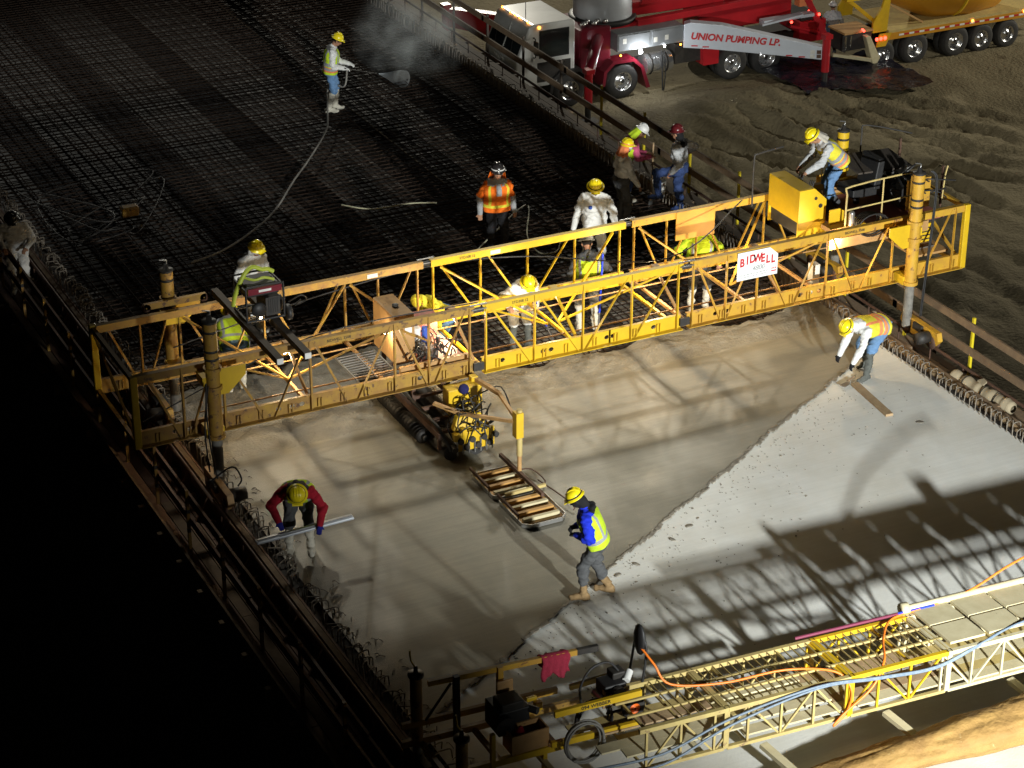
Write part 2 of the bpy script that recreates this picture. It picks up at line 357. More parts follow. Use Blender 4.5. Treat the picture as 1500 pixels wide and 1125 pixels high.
# fresh concrete: smooth behind the rollers, heaped and rough ahead of them
def frontY(x):
    t = min(max((x-13.0)/2.2, 0), 1); t = t*t*(3-2*t)
    return (32.3*(1-t)+30.35*t)+.35*nz(x, 1, .9)+.15*nz(x, 5, 3)
def screedY(x):
    return 29.35+.12*nz(x, 2, 1.5)
def wetz(x, y, j, n):
    z = .002*nz(x, y, 1.1)
    r = min(max((y-screedY(x))/.35, 0), 1)
    z += r*(.035+.05*nz(x, y, 1.6)+.035*nz(x, y, 4.5)+.022*nz(x, y, 11))
    e = min(max((x-XL)/.25, 0), 1); z += (1-e)*(.02*nz(x, y, 7)-.01)
    if n-j < 7: z -= .03*(7-(n-j))
    return z
grid_sheet('fresh_concrete', np.linspace(XL-.02, XR, 210), lambda x: jointY(x)+.06*nz(x, 0, 2.5)+.035*nz(x, 9, 8), frontY, 170, wetz, lambda v: 1 if v[1] > screedY(v[0]) else 0, ['wet', 'rough_wet'])
# crumbly seam along the skewed joint
b = MB().m('seam'); random.seed(3)
x = XL+.3
while x < XR-.9:
    y = jointY(x)+.06*nz(x, 0, 2.5)+.035*nz(x, 9, 8); l = random.uniform(.05, .16); a = math.atan(.581)+random.uniform(-.25, .25)
    b.box((x, y-.012+random.uniform(-.012, .012), .004), (l, random.uniform(.015, .07), random.uniform(.010, .022)), a); x += l*.75
b.build('joint_crumbs', None, 'stuff')
b = MB().m('seam')
for _ in range(520):                                                   # spatter on the cured slab near the joint
    x = random.uniform(11.0, 20.5); d = random.expovariate(1.5); y = jointY(x)-.1-d
    if y < 18 or x > XR-.2: continue
    r = random.uniform(.004, .011)*(1 if random.random() < .95 else 2.2)
    b.ell((x, y, -.006), (r*random.uniform(.8, 2), r, .006), 6, Matrix.Rotation(random.uniform(0, 3), 3, 'Z'))
for px, py in ((925, 800), (932, 826), (905, 842), (1348, 618), (985, 790), (1010, 770)):
    p = at(px, py); b.ell((p.x, p.y, -.004), (.07, .04, .010), 10, Matrix.Rotation(random.uniform(0, 3), 3, 'Z'))
b.build('concrete_spatter', None, 'stuff')

# deck forms below the reinforcing mat: pans between girders
YF0, YF1 = 28.2, 66.0
GIRD = [10.75, 12.98, 15.15, 17.4, 19.6]
edges = [9.3]
for g in GIRD: edges += [g-.42, g+.42]
edges += [21.2]
pans = MB().m('pan')
pl = bpy.data.objects.new('deck_forms', None); COL.objects.link(pl); WO[pl] = Vector((0, 0, 0)); pl['kind'] = 'structure'
for i in range(0, len(edges), 2):
    x0, x1 = edges[i], edges[i+1]
    y = YF0
    while y < YF1:                                                     # each pan sheet, 1.2 m long, lapped
        MB().m('pan').bx(x0, x1, y, y+1.19, -.245, -.235+.004*((int(y*2)) % 2)).build('form_pan', pl); y += 1.2
for g in GIRD: MB().m('girder').bx(g-.43, g+.43, YF0, YF1, -.9, -.262).build('girder_top', pl)
MB().m('girder').bx(9.2, 21.3, 6, 28.2, -.9, -.05).build('slab_body', pl)

# reinforcing mat
def mat_layer(name, z, ty, lx):
    b = MB().m('rebar'); y = 29.2
    def rod(p0, p1, r=.011):
        d, sd, u = basis(Vector(p1)-Vector(p0)); vs = [Vector(p)+(sd*math.cos(a)+u*math.sin(a))*r for p in (p0, p1) for a in (0, 1.57, 3.14, 4.71)]
        b.add(vs, [(k, (k+1) % 4, 4+(k+1) % 4, 4+k) for k in range(4)])
    while y < 65:
        dy = random.uniform(-.012, .012); rod((XL+.02, y+dy, z), (XR-.02, y-dy, z)); y += ty
    x = XL+.1
    while x < XR:
        y = 29.2
        while y < 65:
            y2 = min(y+9, 65); dx = random.uniform(-.015, .015); rod((x+dx, y, z+.022), (x-dx, y2+.3, z+.022), .013); y = y2
        x += lx
    return b.build(name, None, 'stuff')
mat_layer('top_reinforcing_mat', -.06, .19, .26); mat_layer('bottom_reinforcing_mat', -.18, .26, .26)

# hooked stirrups standing along both slab edges, one object each
def stirrup_mesh(h, wd, lean):
    b = MB().m('stirrup'); pts = [(0, 0, -.1), (0, 0, h*.7), (wd*.12, lean*.3, h*.94), (wd*.5, lean*.6, h), (wd*.88, lean*.8, h*.94), (wd, lean, h*.65), (wd, lean, -.06)]
    b.path(pts, .0095, 5, 3); me = bpy.data.meshes.new('stirrup'); me.from_pydata(b.v, [], b.f); me.materials.append(M['stirrup']); me.polygons.foreach_set('use_smooth', b.sm); return me
def edge_row(label, x, y0, y1, step, meshes, jit):
    t = thing('edge_reinforcement', label, 'rebar', (x, y0, 0)); y = y0
    while y < y1:
        o = link('stirrup', random.choice(meshes), (x+random.uniform(-jit, jit), y+random.uniform(-jit, jit)*.6, random.uniform(-.03, .02)), t); o.rotation_euler = (random.uniform(-.12, .12), random.uniform(-.1, .1), random.uniform(-.35, .35)*(jit*12)); y += step
edge_row('row of hooked reinforcing bars between white slab and timber guard rail', 21.08, 19.0, 52, .135, [stirrup_mesh(.17, .15, .03), stirrup_mesh(.20, .15, -.02), stirrup_mesh(.15, .16, .05)], .02)
edge_row('tangled row of hooked reinforcing bars beside the dark plywood edge form', 9.28, 19.0, 44, .10, [stirrup_mesh(.12, .17, .08), stirrup_mesh(.09, .2, -.09), stirrup_mesh(.14, .14, .12)], .06)
for _ in range(0): pass
b = MB().m('stirrup')
for _ in range(90):                                                     # loose tie-bar ends along the ragged left edge
    y = random.uniform(20.5, 31); x = 9.5+random.random()*.28; a = random.uniform(0, 6.28); l = random.uniform(.08, .2)
    b.path([(x, y, -.02), (x+l*.4*math.cos(a), y+l*.4*math.sin(a), 0.012+random.random()*.02), (x+l*math.cos(a), y+l*math.sin(a), -.01)], .006, 4, 2)
b.build('loose_tie_bars', None, 'stuff')

# edge forms
ef = MB().m('timber').bx(21.27, 21.42, 6, 66, -.35, .055); ef.m('timber_pale').bx(21.262, 21.30, 18.5, 66, -.02, .062)
t = thing('edge_form', 'long timber edge form beside the row of hooked bars and guard rail', 'formwork', (21.35, 6, -.35)); ef.build('form_board', t)
for y in np.arange(18.2, 60, 1.22): MB().m('timber').bx(21.42, 21.52, y, y+.09, -.40, .03).build('stud', t)
t = thing('edge_form', 'dark reddish plywood edge form beside the plank walkway', 'formwork', (9.18, 6, -.6))
MB().m('ply').bx(9.16, 9.19, 6, 66, -.45, .05).build('form_board', t)
MB().m('timber').bx(9.07, 9.155, 6, 66, -.02, .045).build('waler', t)
for y in np.arange(18.4, 60, .92):
    MB().m('ply').prism([(0, 0), (.26, 0), (.26, .42)], (8.81, y, -.42), (1, 0, 0), (0, 0, 1), (0, 1, 0), .04).build('knee_brace', t)

# screed rails the machines ride on
for x, lab in ((21.78, 'round steel screed rail beside the timber edge form'), (8.99, 'round steel screed rail along the dark plank walkway')):
    t = thing('screed_rail', lab, 'rail', (x, 14, -.4)); MB().m('rust').tube((x, 12, .07), (x, 60, .07), .03, n=10).build('rail_pipe', t)
    for y in np.arange(14, 58, .92): MB().m('rust').tube((x, y, -.38), (x, y, .05), .014, n=6).build('rail_chair', t)

# walkways of planks
for (xa, xb, z, n, lab) in ((21.56, 22.28, -.40, 4, 0), (8.34, 9.02, -.42, 4, 1)):
    wk = bpy.data.objects.new('walkway', None); COL.objects.link(wk); WO[wk] = Vector((xa, 10, z)); wk.location = (xa, 10, z); wk['kind'] = 'structure'
    pw = (xb-xa)/n
    for i in range(n):
        y = 12.0-.7*i
        while y < 62:
            l = 3.6; MB().m('timber' if lab == 0 else random.choice(['ply', 'ply', 'timber'])).bx(xa+i*pw+.008, xa+(i+1)*pw-.008, y, y+l-.01, z-.04, z+random.uniform(-.004, .006)).build('plank', wk); y += l
    for y in np.arange(13, 60, .91):
        x0, x1 = (xa-.1, xb+.16) if lab == 0 else (xa-.14, xb+.1)
        MB().m('timber' if lab == 0 else 'timber_pale').bx(x0, x1, y, y+.09, z-.19, z-.045).build('joist', wk)
    if lab: MB().m('timber').bx(8.295, 8.335, 12, 60, -.46, -.30).build('toe_board', wk)

# guard rails
def guard_rail(label, x, y0, y1, step, zb, zt, post_m, rail_m, side):
    t = thing('guard_rail', label, 'guard rail', (x, y0, zb))
    for k, y in enumerate(np.arange(y0, y1, step)):
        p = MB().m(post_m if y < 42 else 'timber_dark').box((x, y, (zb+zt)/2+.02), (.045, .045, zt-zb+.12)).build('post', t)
        if side > 0:
            for q in (.35, .7): MB().m('black').box((x, y, zb+(zt-zb)*q), (.049, .049, .06)).build('black_band', p)
    for zz in (zt-.07, zb+(zt-zb)*.5):
        y = y0-1.5
        while y < y1:
            l = min(4.2, y1-y); MB().m(rail_m).box((x+side*.044, y+l/2, zz+random.uniform(-.02, .02)), (.038, l+.12, .14)).build('board', t); y += l
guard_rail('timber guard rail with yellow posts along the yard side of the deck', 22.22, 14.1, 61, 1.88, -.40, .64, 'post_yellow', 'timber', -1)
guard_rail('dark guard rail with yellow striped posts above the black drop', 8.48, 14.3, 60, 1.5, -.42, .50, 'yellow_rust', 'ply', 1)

# pieces lying about on the edges and on the slab
def plank(label, p0, p1, wd, h, m, cat='plank'):
    o = MB().m(m).bar(p0, p1, wd, h).build('plank', None); return tag(o, label, cat)
a = at(1252, 562, .02); c = at(1303, 608, .02); plank('loose pale timber plank lying on the white slab', (a.x, a.y, .02), (c.x, c.y, .02), .13, .045, 'timber_pale')
a = at(1365, 520, -.0); c = at(1400, 548, -.0); plank('short scrap board on the edge walkway beside the wrapped bundle', (21.62, 27.5, -.34), (21.75, 26.6, -.33), .16, .04, 'timber_pale', 'board')
t = thing('wrapped_bundle', 'tan wrapped roll lying along the edge form', 'bundle', (21.6, 26, 0))
prof = []
for i in range(41):
    h = i/40; r = .125+.012*math.sin(h*31)-.02*(abs(math.sin(h*9.5)) > .97)
    if i in (0, 40): r *= .55
    prof.append((r, h*1.45))
MB().m('foam').lathe(prof, (21.55, 26.85, -.03), (.10, -1, .0), 18).build('roll', t)
for h in (.35, .8, 1.1):
    q = Vector((21.55, 26.85, -.03))+Vector((.10, -1, 0)).normalized()*h; MB().m('dark').lathe([(.139, -.012), (.144, 0), (.139, .012)], q, (.10, -1, 0), 18).build('strap', t)
MB().m('foam').prism([(0, 0), (.14, .02), (.17, .12), (.03, .16)], (21.6, 26.1, .10), (.9, .3, 0), (-.2, .9, .1), (0, 0, 1), .03).build('loose_flap', t)
# black plastic sheet on the yard
t0 = [at(x, y, GZ) for x, y in ((1150, 88), (1225, 82), (1290, 100), (1262, 108), (1228, 118), (1190, 105))]
b = MB().m('plastic_sheet'); cx = sum((p for p in t0), Vector())/6
n = 40; 
vs = []; fs = []
for i in range(n+1):
    for j in range(n+1):
        u = i/n; v_ = j/n; x = 37.9+u*4.2; y = 55.6+v_*3.6-1.0*u+.3*math.sin(u*7)
        vs.append((x, y, GZ+.26+.10*nz(x, y, 1.7)+.05*abs(nz(x, y, 4.5))))
for i in range(n):
    for j in range(n): k = i*(n+1)+j; fs.append((k, k+n+1, k+n+2, k+1))
b.add(vs, fs, True); tag(b.build('plastic_sheet'), 'glossy black plastic sheet spread on the dirt between the two trucks', 'tarpaulin')
# ------------------------------------------------------------------ the paving machine
YN, YFAR, ZB, ZT = 28.75, 30.68, .93, 2.10
pv = thing('bridge_deck_paver', 'long yellow truss paving machine spanning the deck on four jack columns', 'paving machine', (15.5, 29.7, 0))
SECT = [(8.12, 13.60, 'yellow_rust'), (13.74, 17.36, 'yellow'), (17.48, 22.98, 'yellow_worn')]
def msec(x): return SECT[0][2] if x < 13.65 else (SECT[1][2] if x < 17.42 else SECT[2][2])
def chords(Y, s):                                                      # s = -1 near truss, +1 far truss
    for x0, x1, m in SECT:
        b = MB().m(m); H = .235; z0 = ZB; x = x0
        holes = {x0+(x1-x0)*q for q in ((.10, .14, .40, .44, .47, .83) if m != 'yellow' else (.10, .30, .34, .62, .65, .86))}
        for hx in sorted(holes):                                        # web plate with real holes
            if hx-.07 > x: b.bx(x, hx-.07, Y, Y+.010, z0+.012, z0+H)
            b.holed(hx-.07, hx+.07, z0+.012, z0+H, Y, .010, hx, z0+.12, .045, .038); x = hx+.07
        b.bx(x, x1, Y, Y+.010, z0+.012, z0+H)
        b.bx(x0, x1, Y-.10 if s < 0 else Y-.01, Y+.02 if s < 0 else Y+.11, z0-.002, z0+.011)     # bottom flange
        b.bx(x0, x1, Y+.0105, Y+.06, z0+H-.012, z0+H-.001)
        bc = b.build('bottom_chord', pv)
        for k in range(int((x1-x0)/.42)):
            cx = x0+.28+k*.42+random.uniform(-.06, .06)
            c = MB().m(m); 
            for q in (-.028, .028): c.bx(cx+q-.008, cx+q+.008, Y-.045, Y-.001, z0+.03, z0+.17)
            c.bx(cx-.02, cx+.02, Y-.012, Y-.002, z0+.15, z0+.17); c.build('clip', bc)
        tb = MB().m(m); tb.bx(x0, x1, Y-.045, Y+.045, ZT-.012, ZT); tb.bx(x0, x1, Y-.045, Y-.035, ZT-.115, ZT-.0125); tb.bx(x0, x1, Y+.030, Y+.040, ZT-.115, ZT-.0125); tb.bx(x0, x1, Y-.034, Y-.0, ZT-.125, ZT-.116)
        tc = tb.build('top_chord', pv)
        if m != 'yellow_rust' or s < 0:
            cx = x0+.35 if m == 'yellow' else x0+2.9
            text('STD308 12' if m == 'yellow' else 'BIDWELL 3508', .062, (cx+.3, Y-.0475, ZT-.062), (1, 0, 0), (0, 0, 1), 'black_print', tc)
chords(YN, -1); chords(YFAR, 1)
POSTS = [8.82, 9.46, 10.85, 12.24, 12.82, 13.52, 13.80, 14.66, 15.53, 16.42, 17.28, 17.56, 18.20, 18.80, 20.17, 21.50, 22.78]
DIAG = [(8.76, 8.28), (8.92, 9.3), (10.09, 9.52), (10.25, 10.78), (11.44, 10.92), (11.62, 12.18), (12.78, 12.30), (12.93, 13.45), (14.59, 13.87), (15.46, 14.74), (15.60, 16.35), (16.50, 17.22),
        (18.11, 17.62), (18.24, 18.74), (19.39, 18.86), (19.56, 20.10), (20.74, 20.24), (20.90, 21.44), (22.17, 22.70)]
for Y, e in ((YN, -.022), (YFAR, .03)):
    for x in POSTS:
        if Y == YFAR and 20.3 < x < 21.6: continue
        MB().m(msec(x)).angle((x, Y+e, ZB+.013), (x, Y+e, ZT-.013), .045, .007, (0, 1, 0)).build('post', pv)
    for xb, xt in DIAG:
        MB().m(msec(xb)).angle((xb, Y+e+.006, ZB+.015), (xt, Y+e+.006, ZT-.04), .038, .006, (0, 1, 0)).build('diagonal', pv)
for Y in (YN-.03, YFAR+.03):                                            # end posts and splice plates
    for x, m in ((8.08, 'yellow'), (23.0, 'yellow')):
        MB().m(m).box((x, Y, (ZB+ZT)/2), (.11, .09, ZT-ZB+.02)).build('end_post', pv, bevel=.012)
    for x in (13.67, 17.42):
        b = MB().m('dark').bx(x-.09, x+.09, Y-.02, Y+.02, ZB+.05, ZB+.18); b.build('splice', pv); b = MB().m('dark').bx(x-.09, x+.09, Y-.02, Y+.02, ZT-.105, ZT-.03)
        b.m('steel').tube((x-.15, Y, ZT+.02), (x+.15, Y, ZT+.02), .012, n=6).tube((x-.13, Y-.03, ZT-.05), (x+.13, Y-.03, ZT-.05), .012, n=6); b.build('splice', pv)
for x, m in ((8.08, 'yellow_rust'), (23.0, 'yellow_worn')):             # end frames between the two trusses
    for z in (ZB+.05, ZT-.06): MB().m(m).bar((x, YN+.015, z), (x, YFAR-.015, z), .06, .08).build('end_beam', pv)
    MB().m(m).bar((x, YN+.03, ZB+.1), (x, YFAR-.03, ZT-.12), .04).build('end_brace', pv)
for x in (10.85, 12.2, 13.55, 13.79, 15.53, 17.30, 17.54, 18.82, 20.15): # cross frames: apex over the carriage way and knee braces
    m = 'yellow' if 13.6 < x < 17.4 else 'tan_steel'
    MB().m(m).bar((x, YN+.02, ZB+.03), (x, YFAR-.02, ZB+.03), .045, .05).build('floor_beam', pv)
for x in (10.85, 13.66, 15.5, 17.42, 19.35):
    m = 'yellow' if 13.7 < x < 17.4 else 'tan_steel'
    c = (x, 29.72, 1.62)
    b = MB().m(m).bar((x-.01, YN+.03, ZB+.12), c, .045, .03).bar((x+.01, YFAR-.03, ZB+.12), c, .045, .03).bx(x-.06, x+.06, 29.66, 29.78, 1.6, 1.66); b.build('cross_frame', pv)
for xa, xb in ((9.5, 10.85), (12.2, 10.85), (13.9, 15.4), (17.1, 15.6), (17.6, 18.8), (20.1, 18.9), (12.3, 13.5)):
    m = 'yellow' if 13.7 < xa < 17.4 else 'yellow_rust' if xa < 13 else 'yellow_worn'
    MB().m(m).bar((xa, YN+.05, ZT-.14), (xb, 29.72, ZB+.07), .036, .03).build('knee_brace', pv)
    MB().m(m).bar((xa, YFAR-.05, ZT-.14), (xb, 29.72, ZB+.07), .036, .03).build('knee_brace', pv)
for y in (29.15, 30.2): MB().m('tan_steel').tube((9.2, y, ZB+.14), (21.5, y, ZB+.14), .013, n=6).build('carriage_rail', pv)
# four jack columns with feet
def column(x, y, z0, z1, zf, m, capz):
    b = MB().m(m).tube((x, y, z0), (x, y, z1), .105, n=20)
    c = b.build('jack_column', pv)
    for z in (z0+.04, z0+.85, z0+1.15): MB().m(m).lathe([(.107, -.03), (.135, -.03), (.135, .03), (.107, .03)], (x, y, z), n=20, smooth=False).build('collar', c)
    for z in (z1-.14, z1-.45, z1-.58): MB().m('dark').lathe([(.1065, -.02), (.1085, -.02), (.1085, .02), (.1065, .02)], (x, y, z), n=20).build('band', c)
    MB().m('dark').lathe([(.07, 0), (.112, .0), (.112, .03), (.05, .035), (.03, .12), (.02, .12)], (x, y, z1-.004), n=18).build('cap', c)
    MB().m('steel').path([(x, y, z1+.1), (x+.02, y, z1+.17), (x-.10, y, z1+.2)], .012, 6, 2).build('crank', c)
    MB().m('leg_grey').tube((x, y, zf), (x, y, z0-.002), .082, n=18).build('inner_leg', c)
column(9.2, 28.42, .98, 2.88, .2, 'yellow_rust', 0); column(21.70, 28.42, .98, 3.0, .2, 'yellow_worn', 0)
column(9.40, 31.02, 1.0, 2.62, .2, 'yellow_rust', 0); column(21.95, 31.02, 1.0, 2.85, .2, 'yellow', 0)
for x, Y, yc, m, s in ((9.2, YN, 28.42, 'yellow', 1), (21.70, YN, 28.42, 'yellow', -1), (9.40, YFAR, 31.02, 'yellow', 1), (21.95, YFAR, 31.02, 'yellow_worn', -1)):
    sy = 1 if yc < Y else -1
    b = MB().m(m)
    b.prism([(0, 0), (.42, 0), (.42, -.16), (.14, -.42), (0, -.42)], (x+s*.09, yc-.012, ZT), (s, 0, 0), (0, 0, 1), (0, 1, 0), .024)
    b.build('column_bracket', pv); b = MB().m(m); b.bx(x-.16, x+.16, min(yc, Y)+.0, max(yc, Y)-.05, ZT-.24, ZT-.10); b.build('column_clamp', pv); b = MB().m(m); b.bx(x-.14, x+.14, min(yc, Y)+.02, max(yc, Y)-.05, ZB+.05, ZB+.2)
    b.build('column_clamp', pv)
# travel bogies under the columns
def bogie(x, y, m, side):
    b = MB().m(m).prism([(-.55, 0), (-.42, -.14), (.42, -.14), (.55, 0), (.5, .14), (-.5, .14)], (x-.05, y, .24), (0, 1, 0), (0, 0, 1), (1, 0, 0), .10)
    b.m('dark').bx(x-.10, x+.10, y-.12, y+.12, .24, .36); g = b.build('bogie', pv)
    for q in (-.36, .36):
        MB().m('rust').lathe([(.02, -.06), (.12, -.06), (.12, -.035), (.085, -.03), (.085, .03), (.12, .035), (.12, .06), (.02, .06)], (x, y+q, .16), (1, 0, 0), 18).build('flanged_wheel', g)
    MB().m('dark').lathe([(.0, -.12), (.10, -.12), (.11, .0), (.10, .14), (0, .14)], (x+side*.18, y-.28, .24), (1, 0, 0), 16).build('drive_motor', g)
bogie(8.99+.12, 28.2, 'tan_steel', 1); bogie(21.78, 28.1, 'yellow_worn', -1); bogie(9.2, 31.2, 'yellow_rust', -1); bogie(21.85, 31.2, 'yellow_worn', -1)
tr = MB().m('yellow_rust').bx(8.95, 9.95, 30.80, 30.86, 2.12, 2.22); tr.m('rust')
for x in (8.98, 9.92): tr.lathe([(.01, -.03), (.07, -.03), (.07, .03), (.01, .03)], (x, 30.83, 2.15), (0, 1, 0), 14)
tr.build('trolley_plate', pv)
# hydraulic hoses
hs = MB().m('black')
for dx in (0, .03): MB().m('black').path([(21.86+dx, 28.33, 3.05), (21.95+dx, 28.28, 2.9), (21.93+dx, 28.26, 2.2), (21.88+dx, 28.26, 1.2), (21.86+dx, 28.28, .4)], .013, 6, 4).build('hydraulic_hose', pv)
MB().m('black').path([(9.06, 28.33, 1.95), (9.03, 28.30, 1.5), (9.05, 28.28, .95), (9.1, 28.2, .42)], .013, 6, 4).build('hydraulic_hose', pv); MB().m('black').path([(9.09, 28.33, 1.9), (9.0, 28.34, 1.2), (9.02, 28.3, .5)], .013, 6, 4).build('hydraulic_hose', pv)
MB().m('black').path([(9.0, 28.25, .36), (9.3, 28.1, .62), (9.42, 28.05, .42), (9.36, 28.05, .30)], .014, 6, 4).build('hydraulic_hose', pv)
cb = MB().m('black')
cb.path([(9.3, 30.6, 1.5), (11.6, 30.62, 1.86), (13.7, 30.65, 2.0), (15.5, 30.6, 1.85), (17.4, 29.3, 1.95), (19.5, 30.4, 2.2)], .012, 5, 6)
cb.path([(8.2, 28.8, 1.3), (10.9, 28.9, 2.06), (13.7, 28.8, 2.12)], .010, 5, 5).path([(17.4, 28.78, 2.13), (19.2, 28.72, 2.0), (20.3, 28.75, 2.12)], .010, 5, 5); cb.build('power_cable', pv)
# name plate
sg = MB().m('white').prism([(0, 0), (.78, 0), (.78, .36), (.62, .50), (0, .50)], (18.37, YN-.075, 1.585), (1, 0, 0), (0, 0, 1), (0, 1, 0), .012).build('name_board', pv)
ln = Vector((0, 0, 1))
for i, ch in enumerate('BIDWELL'):
    q = i/6; x = 18.455+q*.60; z = 1.90+.055*math.sin(math.pi*min(1, q*1.15))-.03*q
    text(ch, .20, (x, YN-.078, z), (1, 0, .05), (0, 0, 1), 'red_paint', sg, bold=.006, sx=.78)
text('4800', .125, (18.77, YN-.078, 1.765), (1, 0, .02), (0, 0, 1), 'grey_print', sg, shear=.3)
b = MB().m('grey_print').bx(18.40, 18.57, YN-.078, YN-.075, 1.757, 1.763).bx(18.96, 19.12, YN-.078, YN-.075, 1.765, 1.771); b.build('rule', sg)
b = MB().m('grey_print')
for i in range(9): b.bx(18.43+i*.062, 18.43+i*.062+.045, YN-.078, YN-.075, 1.668+.0012*i, 1.682+.0012*i).bx(18.45+i*.055, 18.45+i*.055+.038, YN-.078, YN-.075, 1.628+.0012*i, 1.640+.0012*i)
b.build('small_print', sg)['kind'] = 'stuff'
b = MB().m('red_paint').bx(19.03, 19.13, YN-.078, YN-.075, 1.645, 1.665)
for q in (19.045, 19.08, 19.115): b.bx(q-.01, q+.01, YN-.078, YN-.075, 1.69, 1.715)
b.build('emblem', sg)
MB().m('panel_orange').bx(18.33, 19.10, YFAR-.07, YFAR-.05, 1.58, 2.10).build('ochre_back_panel', pv)['label'] = 'ochre sheet panel hanging from the far chord'
for x, Y in ((12.7, YFAR-.046), (10.95, YFAR-.0465), (14.9, YFAR-.0465)): MB().m('vent_white').bx(x-.09, x+.09, Y-.004, Y, ZT-.1, ZT-.03).build('sticker', pv)
MB().m('vent_white').bx(20.30, 20.44, 29.3, 29.45, .62, 1.25).build('white_hanger_plate', pv)
OFF = Vector((.45, 0, -.30))
# ---- operator platform, console, seat and engine on the right end
b = MB().m('red_steel').bx(20.35, 22.3, 29.0, 30.6, 2.115, 2.15); b.build('platform', pv); MB().m('tan_steel').bx(19.85, 21.9, 28.90, 28.96, 1.98, 2.16).build('platform_beam', pv); MB().m('tan_steel').bx(20.0, 22.1, 30.62, 30.66, 2.18, 2.30).build('platform_beam', pv)
k = MB().m('yellow'); 
k.prism([(0, 0), (.55, 0), (.55, .62), (.30, .86), (0, .86)], (19.62, 29.50, 2.02), (1, 0, 0), (0, 0, 1), (0, 1, 0), .03)
k.prism([(0, 0), (.55, 0), (.55, .62), (.30, .86), (0, .86)], (19.62, 30.42, 2.02), (1, 0, 0), (0, 0, 1), (0, 1, 0), .03)
k.bx(19.62, 19.92, 29.531, 30.419, 2.86, 2.882).bx(19.62, 19.65, 29.531, 30.419, 2.30, 2.859); k.m('dark').bx(19.66, 20.1, 29.54, 30.41, 2.05, 2.3)
cn = k.build('control_console', pv)
k = MB().m('yellow').prism([(0, 0), (.26, -.24), (.26, -.26), (0, -.02)], (19.92, 29.531, 2.882), (1, 0, 0), (0, 0, 1), (0, 1, 0), .888); k.build('control_panel', cn)
for i in range(6): MB().m('black').tube((20.0+.04*(i % 3), 29.7+.11*i, 2.80-.035*(i % 3)), (20.03+.04*(i % 3), 29.7+.11*i, 2.92-.035*(i % 3)), .012, n=6).build('lever', cn)
MB().m('white').bx(20.171, 20.176, 29.56, 29.70, 2.42, 2.6).build('white_label', cn); MB().m('black').tube((20.05, 29.497, 2.55), (20.05, 29.49, 2.55), .04, n=12).tube((19.95, 29.497, 2.70), (19.95, 29.49, 2.70), .03, n=12).build('gauge', cn)
MB().m('yellow').prism([(0, 0), (.75, 0), (.75, .05), (.2, .42), (0, .42)], (20.05, 29.2, 2.15), (1, 0, 0), (0, 0, 1), (0, 1, 0), .025).build('foot_guard', pv)
st = MB().m('black'); st.box((21.25, 30.15, 2.42), (.5, .5, .16)); st.box((21.52, 30.15, 2.72), (.14, .52, .55), mx=Matrix.Rotation(.15, 3, 'Y')); st.tube((21.25, 30.15, 2.15), (21.25, 30.15, 2.36), .06); st.build('seat', pv, bevel=.05)
en = MB().m('yellow_worn').bx(21.75, 22.22, 29.35, 29.40, 2.2, 2.75).bx(21.62, 21.70, 29.05, 29.12, 2.15, 2.95); en.m('dark').bx(21.72, 22.25, 29.55, 30.35, 2.2, 2.62); en.m('black').tube((21.85, 29.45, 2.5), (21.85, 29.75, 2.5), .17, n=16).tube((22.1, 29.45, 2.35), (22.1, 29.7, 2.35), .1, n=14)
en.m('steel').tube((22.1, 29.9, 2.62), (22.1, 29.9, 2.8), .05, n=10).tube((21.9, 30.1, 2.62), (21.9, 30.1, 2.72), .09, n=12)
random.seed(5)
en.m('black')
for _ in range(14):
    p = V(random.uniform(21.65, 22.25), random.uniform(29.3, 30.1), random.uniform(2.25, 2.7)); en.path([p, p+V(random.uniform(-.25, .25), random.uniform(-.3, 0), random.uniform(0, .25)), p+V(random.uniform(-.4, .4), random.uniform(-.4, -.1), random.uniform(-.3, .1))], .014, 5, 3)
en.build('engine', pv)
MB().m('timber_dark').prism([(0, 0), (1.15, 0), (1.15, .75), (0, .75)], (21.15, 30.0, 2.74), (1, 0, -.05), (0, 1, .10), (0, 0, 1), .03).build('engine_roof', pv)
b = MB().m('rust').bx(21.30, 21.34, 30.8, 30.83, 2.15, 2.9).bx(22.58, 22.62, 30.8, 30.83, 2.15, 2.9).bx(22.5, 22.53, 29.4, 29.44, 2.12, 2.88).bx(21.5, 21.53, 30.12, 30.15, 2.5, 2.87); b.build('roof_post', pv)
OFF = Vector((.15, 0, -.10))
MB().m('yellow_pale').path([(20.52, 28.98, 2.13), (20.52, 28.98, 2.70), (20.60, 28.98, 2.84), (21.9, 28.98, 2.88), (22.02, 28.98, 2.80), (22.02, 28.98, 2.13)], .018, 6, 3).tube((20.52, 28.98, 2.42), (22.02, 28.98, 2.46), .015, n=6).tube((21.25, 28.98, 2.13), (21.25, 28.98, 2.86), .015, n=6).build('hand_rail', pv)
MB().m('dark').path([(19.62, 30.5, 2.1), (19.62, 30.5, 2.95), (19.7, 30.5, 3.05), (20.2, 30.5, 3.1)], .018, 6, 3).path([(22.0, 30.75, 2.2), (22.0, 30.75, 2.95), (22.1, 30.75, 3.1), (22.9, 30.5, 2.9)], .016, 6, 3).build('hand_rail', pv)
MB().m('yellow_pale').path([(22.75, 29.3, 2.1), (22.78, 29.3, 2.55), (22.82, 29.3, 2.72)], .014, 6, 2).path([(21.2, 30.75, 2.2), (21.2, 30.75, 2.7), (21.12, 30.75, 2.76)], .014, 6, 2).build('hand_rail', pv)
hc = MB().m('black')
for i in range(5): 
    q = [V(21.0+.30*math.cos(a)*(1-.05*i), 28.83+.06*i, 2.12+.20*math.sin(a)*(1-.06*i)) for a in np.linspace(0, 6.28, 17)]; hc.path(q, .014, 5, 1)
hc.build('hose_coil', pv)
